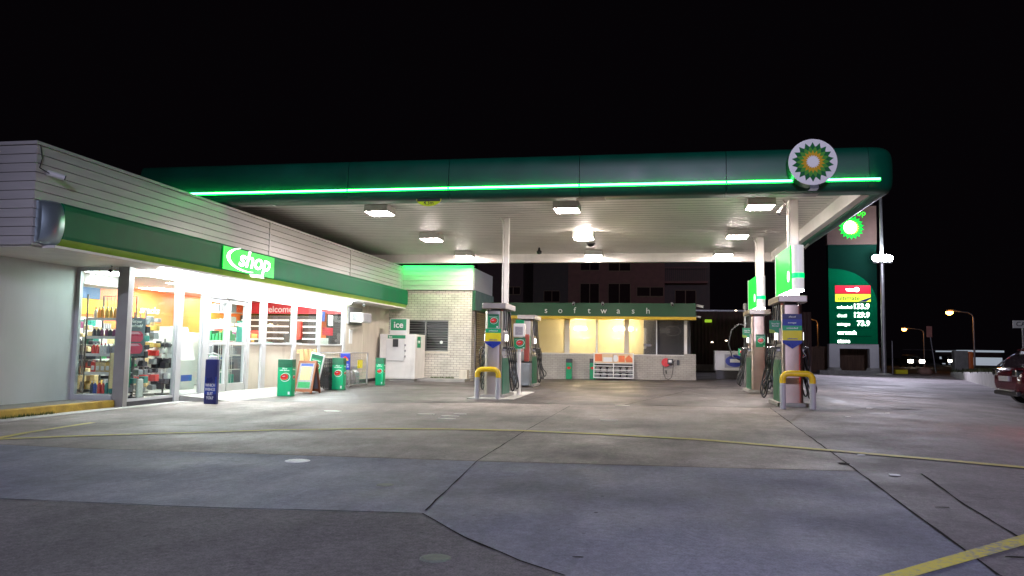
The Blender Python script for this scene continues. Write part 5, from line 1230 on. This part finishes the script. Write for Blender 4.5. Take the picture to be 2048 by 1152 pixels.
for x in (X0+.3, X1-.27): mb.lathe([(.55, -.1), (.5, .15), (.4, .35)], c=(x, SY+.2, 0), seg=12)
mb.box(X0-.7, X1+.3, SY-.3, SY+.7, -.12, .15); mb.build('footing', 'concrete_grey', ps, True)
# tall light pole
lp = thing('light_pole', 'tall pole with a glaring white floodlight beside the price sign', 'light pole', (14.8, 53.1, gz(16)))
mb = MB(); mb.tube([(0, 0, .05), (0, 0, 8.2), (0, 0, 12.6)], [.15, .11, .08], 12); mb.build('pole', 'galv', lp)
mb = MB(); mb.lathe([(.5, 0), (.5, .08), (.3, .14)], seg=14); mb.build('base', 'concrete_grey', lp)
emit('flood_white', (.8, .9, 1.), 260)
for dx in (-.38, .0, .3):
    mb = MB(fr=Matrix.Translation((dx, -.2, 7.5)) @ Matrix.Rotation(-.7, 4, 'X')); mb.rbox(-.24, .24, -.05, .1, -.3, .3, .03); fl = mb.build('floodlight', 'dark_alu', lp)
    mb = MB(fr=Matrix.Translation((dx, -.2, 7.5)) @ Matrix.Rotation(-.7, 4, 'X')); mb.v = []; mb.prism(ell(.29, .29, 20), .05, .1); mb.prism(ell(.2, .2, 20), .1, .16); mb.build('lens', 'flood_white', fl)  # lens discs oversized to stand in for the floodlight's glare
mb = MB(); mb.cyl((0, 0, 0), (0, 0, 2.3), .04, 8); single(mb, 'thin_post', 'galv', 'thin short post just right of the tall light pole', 'post', (16.6, 57.6, -.1))

# street lamps
emit('sodium', (1., .36, .06), 26)
def street_lamp(x, y, H_, arm, label, s_=1.):
    t = thing('street_lamp', label, 'street lamp', (x, y, -.1))
    P = [(0, 0, 0), (0, 0, H_*.88)]+[(-arm*.35*(1-math.cos(a)), 0, H_*.88+H_*.1*math.sin(a)) for a in [i*math.pi/2/6 for i in range(1, 7)]]+[(-arm*.8, 0, H_*1.0)]
    mb = MB(); mb.tube(P, [.1*s_]*2+[.07*s_]*7, 8); mb.build('pole', 'galv', t)
    mb = MB(); mb.rbox(-arm-.35*s_, -arm*.78, -.16*s_, .16*s_, H_*.985, H_*1.02, .03); mb.build('lamp_head', 'dark_alu', t)
    mb = MB(); mb.lathe([(.05*s_, -.22*s_), (.22*s_, -.12*s_), (.24*s_, 0)], c=(-arm-.08, 0, H_*.985), seg=12); mb.v = [Vector(((p.x+arm+.08)*1.5-arm-.08, p.y*1.5, (p.z-H_*.985)*1.6+H_*.985)) for p in mb.v]; mb.build('lamp_bowl', 'sodium', t)  # bowl scaled up so its size stands in for the lamp's bloom
    lamp('lamp_light', 'POINT', (x-arm-.08, y-.1, -.1+H_*.985-.45*s_), 35*s_, (1., .42, .12), .2, parent=None)
street_lamp(26.55, 70, 5.1, 1.75, 'nearer orange street lamp on the right with a visible curved pole', .8)
street_lamp(32.4, 100, 4.6, 2.1, 'farther small orange street lamp seen right of the price sign', .8)
street_lamp(18.3, 90, 5.2, 1.1, 'orange street lamp glimpsed between the canopy column and the price sign', .8)
# parking sign, kerb and retaining wall
t = thing('parking_sign', 'small reddish parking sign on a leaning post by the road', 'sign', (21.7, 64.5, -.1), 0)
mb = MB(); mb.tube([(0, 0, 0), (-.4, 0, 3.3)], .05, 8); mb.build('post', 'galv', t)
mat('sign_pink', (.6, .25, .2), .4, var=.1)
mb = MB(); mb.box(-.62, -.22, -.06, -.05, 2.75, 3.6); mb.build('plate', 'sign_pink', t)
t = thing('street_name_sign', 'white sign with black letters on a post at the right edge', 'sign', (19.35, 45, -.1))
mb = MB(); mb.cyl((.1, 0, 0), (.1, 0, 2.95), .05, 8); mb.build('post', 'galv', t)
mb = MB(); mb.box(-.4, 1.8, -.08, -.055, 2.85, 3.25); mb.build('plate', 'white_paint', t)
text('CAR PARK', .34, (-.25, -.085, 3.05), (1, 0, 0), (0, 0, 1), 'black_plastic', t, world=False, align='LEFT')
mat('wall_pale', (.55, .53, .5), .8, var=.12, bump=.3, dirt=.4)
pw = [(19.6, 55.6), (16.6, 44.6), (14.2, 35.6), (13.2, 29.0)]
mb = MB(); prev = None
for (xa_, ya), (xb_, yb) in zip(pw, pw[1:]):
    d = Vector((xb_-xa_, yb-ya, 0)).normalized(); n = Vector((-d.y, d.x, 0))*.3
    A = Vector((xa_, ya, 0)); B = Vector((xb_, yb, 0))
    def hh(y): return .12+.5*max(0, min(1, (58-y)/25))
    mb.add([A+Vector((0, 0, -.15)), B+Vector((0, 0, -.15)), B+Vector((0, 0, hh(yb))), A+Vector((0, 0, hh(ya))), A+n+Vector((0, 0, -.15)), B+n+Vector((0, 0, -.15)), B+n+Vector((0, 0, hh(yb))), A+n+Vector((0, 0, hh(ya)))], [(0, 1, 2, 3), (4, 7, 6, 5), (3, 2, 6, 7), (0, 3, 7, 4), (1, 5, 6, 2)])
single(mb, 'retaining_wall', 'wall_pale', 'low pale concrete retaining wall curving towards the car', 'wall', (16, 42, 0), world=True)
mat('verge_grass', (.05, .06, .02), .9, var=.4, scale=3, bump=.8, bscale=20)
mb = MB(); mb.add([(19.8, 55.6, .1), (16.9, 44.6, .36), (14.5, 35.6, .55), (13.5, 29, .6), (40, 20, .6), (60, 60, .3), (30, 66, .0)], [(0, 1, 2, 3, 4, 5, 6)]); struct(mb, 'verge', 'verge_grass')
def blades():
    mb = MB()
    for _ in range(2500):
        t_ = random.random(); i = random.randrange(3); A = Vector(pw[i]); B = Vector(pw[i+1]); p = A.lerp(B, t_)+Vector((random.uniform(.3, 2.5), random.uniform(0, 1.5)))
        z = .12+.5*max(0, min(1, (58-p.y)/25))-.06; a = random.uniform(0, 6.3); h = random.uniform(.1, .35); dx, dy = math.cos(a)*.04, math.sin(a)*.04
        mb.add([(p.x-dx, p.y-dy, z), (p.x+dx, p.y+dy, z), (p.x+dy*2, p.y-dx*2, z+h)], [(0, 1, 2)])
    o = mb.build('grass', 'verge_grass'); props(o, 'rough grass above the pale retaining wall', 'grass', kind='stuff')
blades()
mat('rock', (.35, .2, .15), .8, var=.3, bump=.5)
mb = MB(); mb.lathe([(.3, -.1), (.5, .1), (.42, .35), (.2, .48), (.02, .5)], seg=9); single(mb, 'boulder', 'rock', 'rounded boulder at the edge of the driveway beneath the street lamps', 'boulder', (19.3, 59.5, -.1))
mb = MB(); mb.rbox(-.4, .4, -.2, .2, 0, .3, .02); single(mb, 'yellow_block', 'label_yellow', 'small yellow block by the foot of the tall light pole', 'block', (17.4, 58.5, -.1))
t = thing('utility_cabinet', 'green grey utility cabinet with an orange side on the verge', 'cabinet', (21.9, 60, .1))
mb = MB(); mb.rbox(-.55, .35, -.3, .3, 0, 1.5, .04); mb.build('cabinet_body', 'concrete_grey', t)
mb = MB(); mb.rbox(.36, .7, -.3, .3, .2, 1.45, .1); mb.build('orange_drum', 'orange_wall', t)  # orange coloured drum against the cabinet's side
# far lit building and far cars
emit('far_white_glow', (.75, .85, 1.), .3); emit('head_white', (1., .95, .8), 14)  # far building's wall and roof emit, standing in for light on them
t = thing('lit_warehouse', 'long low white lit building far away behind the verge', 'building', (52, 130, 0))
mb = MB(); mb.box(-3.6, 1.2, 0, 12, -.2, 1.1); mb.build('wall', 'far_white_glow', t)
mb = MB(); mb.box(-4.2, 1.3, -.5, 12, 1.9, 2.2); mb.build('roof', 'far_white_glow', t)
mb = MB(); mb.box(-3.6, 1.2, .2, 12, 1.1, 1.9); mb.build('window_band', 'window_dark', t)
mb = MB(); mb.box(-12, -4.2, 3, 6, 2.1, 2.2); mb.build('roof_rail', 'galv', t)
for x, y, lb in ((29.6, 94, 'approaching car with bright headlights right of the tall pole'), (42.2, 118, 'distant car with one bright headlight between the thin street posts')):
    t = thing('distant_car', lb, 'car', (x, y, -.1))
    mb = MB(); mb.rbox(-.85, .85, 0, 4, .3, .9, .2); mb.rbox(-.7, .7, 1, 3.2, .85, 1.4, .2); mb.build('body', 'black_plastic', t)
    for s_ in (-.6, .6):
        mb = MB(); mb.rbox(s_-.28, s_+.28, -.05, .05, .5, .85, .08); mb.build('headlight', 'head_white', t)
    for s_ in (-.75, .75):
        for yy in (.8, 3.2): mb = MB(); mb.cyl((s_-.1, yy, .32), (s_+.1, yy, .32), .32, 12); mb.build('wheel', 'black_rubber', t)

# ------------------------------------------------------------------ cars
mat('car_maroon', (.05, .005, .009), .18, var=.05, coat=.8); mat('car_glass', (.02, .015, .02), .05, var=0); 
emit('tail_red', (1., .05, .03), 42)
def car(x, y, rz, label, paint='car_maroon', tail_on=False):
    t = thing('parked_car', label, 'car', (x, y, gz(x)), rz)    # local: front at x=0, heading -X, body to +X; near side at y=0
    Wc = 1.8        # local: rear at x=0, bonnet towards +X, near flank at y=0
    st = [(.0, .80, .42, .80), (.05, .92, .34, .90), (.22, .97, .28, .96), (.8, 1., .25, .99), (1.6, 1., .24, .99), (3.0, 1., .25, .97), (3.6, .98, .26, .92), (4.15, .92, .3, .8), (4.35, .8, .38, .66)]
    rs = []
    for xx, ws_, zl, zb in st:
        hw = Wc/2*ws_; c = Wc/2
        rs.append([(xx, c-hw*.85, zl), (xx, c-hw, zl+.12), (xx, c-hw*1.0, zl+(zb-zl)*.45), (xx, c-hw*.985, zl+(zb-zl)*.75), (xx, c-hw*.94, zb-.04), (xx, c-hw*.84, zb), (xx, c, zb+.02), (xx, c+hw*.84, zb), (xx, c+hw*.94, zb-.04), (xx, c+hw*.985, zl+(zb-zl)*.75), (xx, c+hw, zl+(zb-zl)*.45), (xx, c+hw, zl+.12), (xx, c+hw*.85, zl)])
    mb = MB(); mb.rings(rs); mb.build('body', paint, t)
    g = [(.16, .86, .95), (.3, .82, 1.15), (.62, .72, 1.41), (1.2, .70, 1.47), (2.3, .70, 1.44), (3.1, .82, .97)]
    rs = [[(xx, .9-.84, .93), (xx, .9-(.9*w_), z), (xx, .9+(.9*w_), z), (xx, .9+.84, .93)] for xx, w_, z in g]
    mb = MB(); mb.rings(rs, smooth=False); mb.build('cabin_glass', 'car_glass', t)
    mb = MB(); rs = [[(xx, .9-.64, z), (xx, .9, z+.03), (xx, .9+.64, z), (xx, .9, z-.03)] for xx, z in ((.5, 1.4), (.75, 1.47), (1.3, 1.5), (2.1, 1.48), (2.4, 1.43))]; mb.rings(rs); mb.build('roof', paint, t)
    for s_, yb in ((-1, .08), (1, 1.72)):
        mb = MB(); mb.tube([(.12, yb, .97), (.35, .9+s_*.74, 1.2), (.68, .9+s_*.66, 1.43), (1.3, .9+s_*.635, 1.5), (2.3, .9+s_*.635, 1.46), (3.1, yb, .99)], .028, 6); mb.build('roof_rail', 'chrome', t)
        mb = MB(); mb.tube([(.95, yb+s_*.0, .98), (1.0, .9+s_*.63, 1.46)], .035, 6); mb.build('door_pillar', paint, t)
    mb = MB(); mb.box(.2, 3.0, .03, .07, .965, .99); mb.build('chrome_strip', 'chrome', t)
    for yy in (.0, 1.6):
        for xx in (.72, 3.4):
            mb = MB(); mb.cyl((xx, yy, .33), (xx, yy+.2, .33), .33, 22); wh = mb.build('wheel', 'black_rubber', t)
            mb = MB(); mb.cyl((xx, yy-.008, .33), (xx, yy+.208, .33), .2, 10); mb.build('rim', 'galv', wh)
    for s_ in (-1, 1):
        mb = MB(); cy = .9+s_*.66; mb.rbox(-.03, .22, cy-.15, cy+.15, .72, .9, .04); mb.build('tail_lamp', 'tail_red' if tail_on else 'chrome', t)
        mb = MB(); mb.rbox(2.5, 2.65, .9+s_*.95-.1, .9+s_*.95+.1, 1.0, 1.12, .03); mb.build('mirror', 'chrome', t)
    mb = MB(); mb.rbox(-.05, .02, .6, 1.2, .6, .73, .01); mb.build('number_plate', 'pack_grey', t)
    mb = MB(); mb.rbox(-.06, .02, .35, 1.45, .36, .39, .01); mb.build('bumper_trim', 'galv', t)
    mb = MB(); mb.rbox(-.02, .1, .15, 1.65, .24, .36, .03); mb.build('bumper', 'black_plastic', t)
    return t
car(8.87, 20.8, -.06, 'dark maroon car entering at the right edge with red glints on its side')
c2 = car(6.35, 11.0, -.05, 'maroon car just outside the right edge braking with lit tail lamps', tail_on=True)

# street light standing behind the photographer, on the road side
sl = thing('road_light', 'tall roadside light pole behind the camera', 'light pole', (2.7, -13, 0))
mb = MB(); mb.tube([(0, 0, 0), (0, 0, 8.7), (-.2, 0, 9.2), (-.9, 0, 9.4)], [.1, .07, .06, .05], 10); mb.build('pole', 'galv', sl)
mb = MB(); mb.rbox(-1.5, -.85, -.16, .16, 9.32, 9.45, .04); mb.build('lamp_head', 'dark_alu', sl)
lamp('road_lamp', 'SPOT', (1.5, -13, 9.25), 17500, (.72, .71, 1.), .3, (3.5, 6, 0), spot=78)
lamp('flood_lamp', 'POINT', (14.4, 51.0, 7.0), 250, (.78, .8, 1.), .3)
lamp('flood_beam', 'SPOT', (14.2, 50.6, 7.2), 5500, (.84, .8, 1.), .3, (9.0, 36, 0), spot=115)
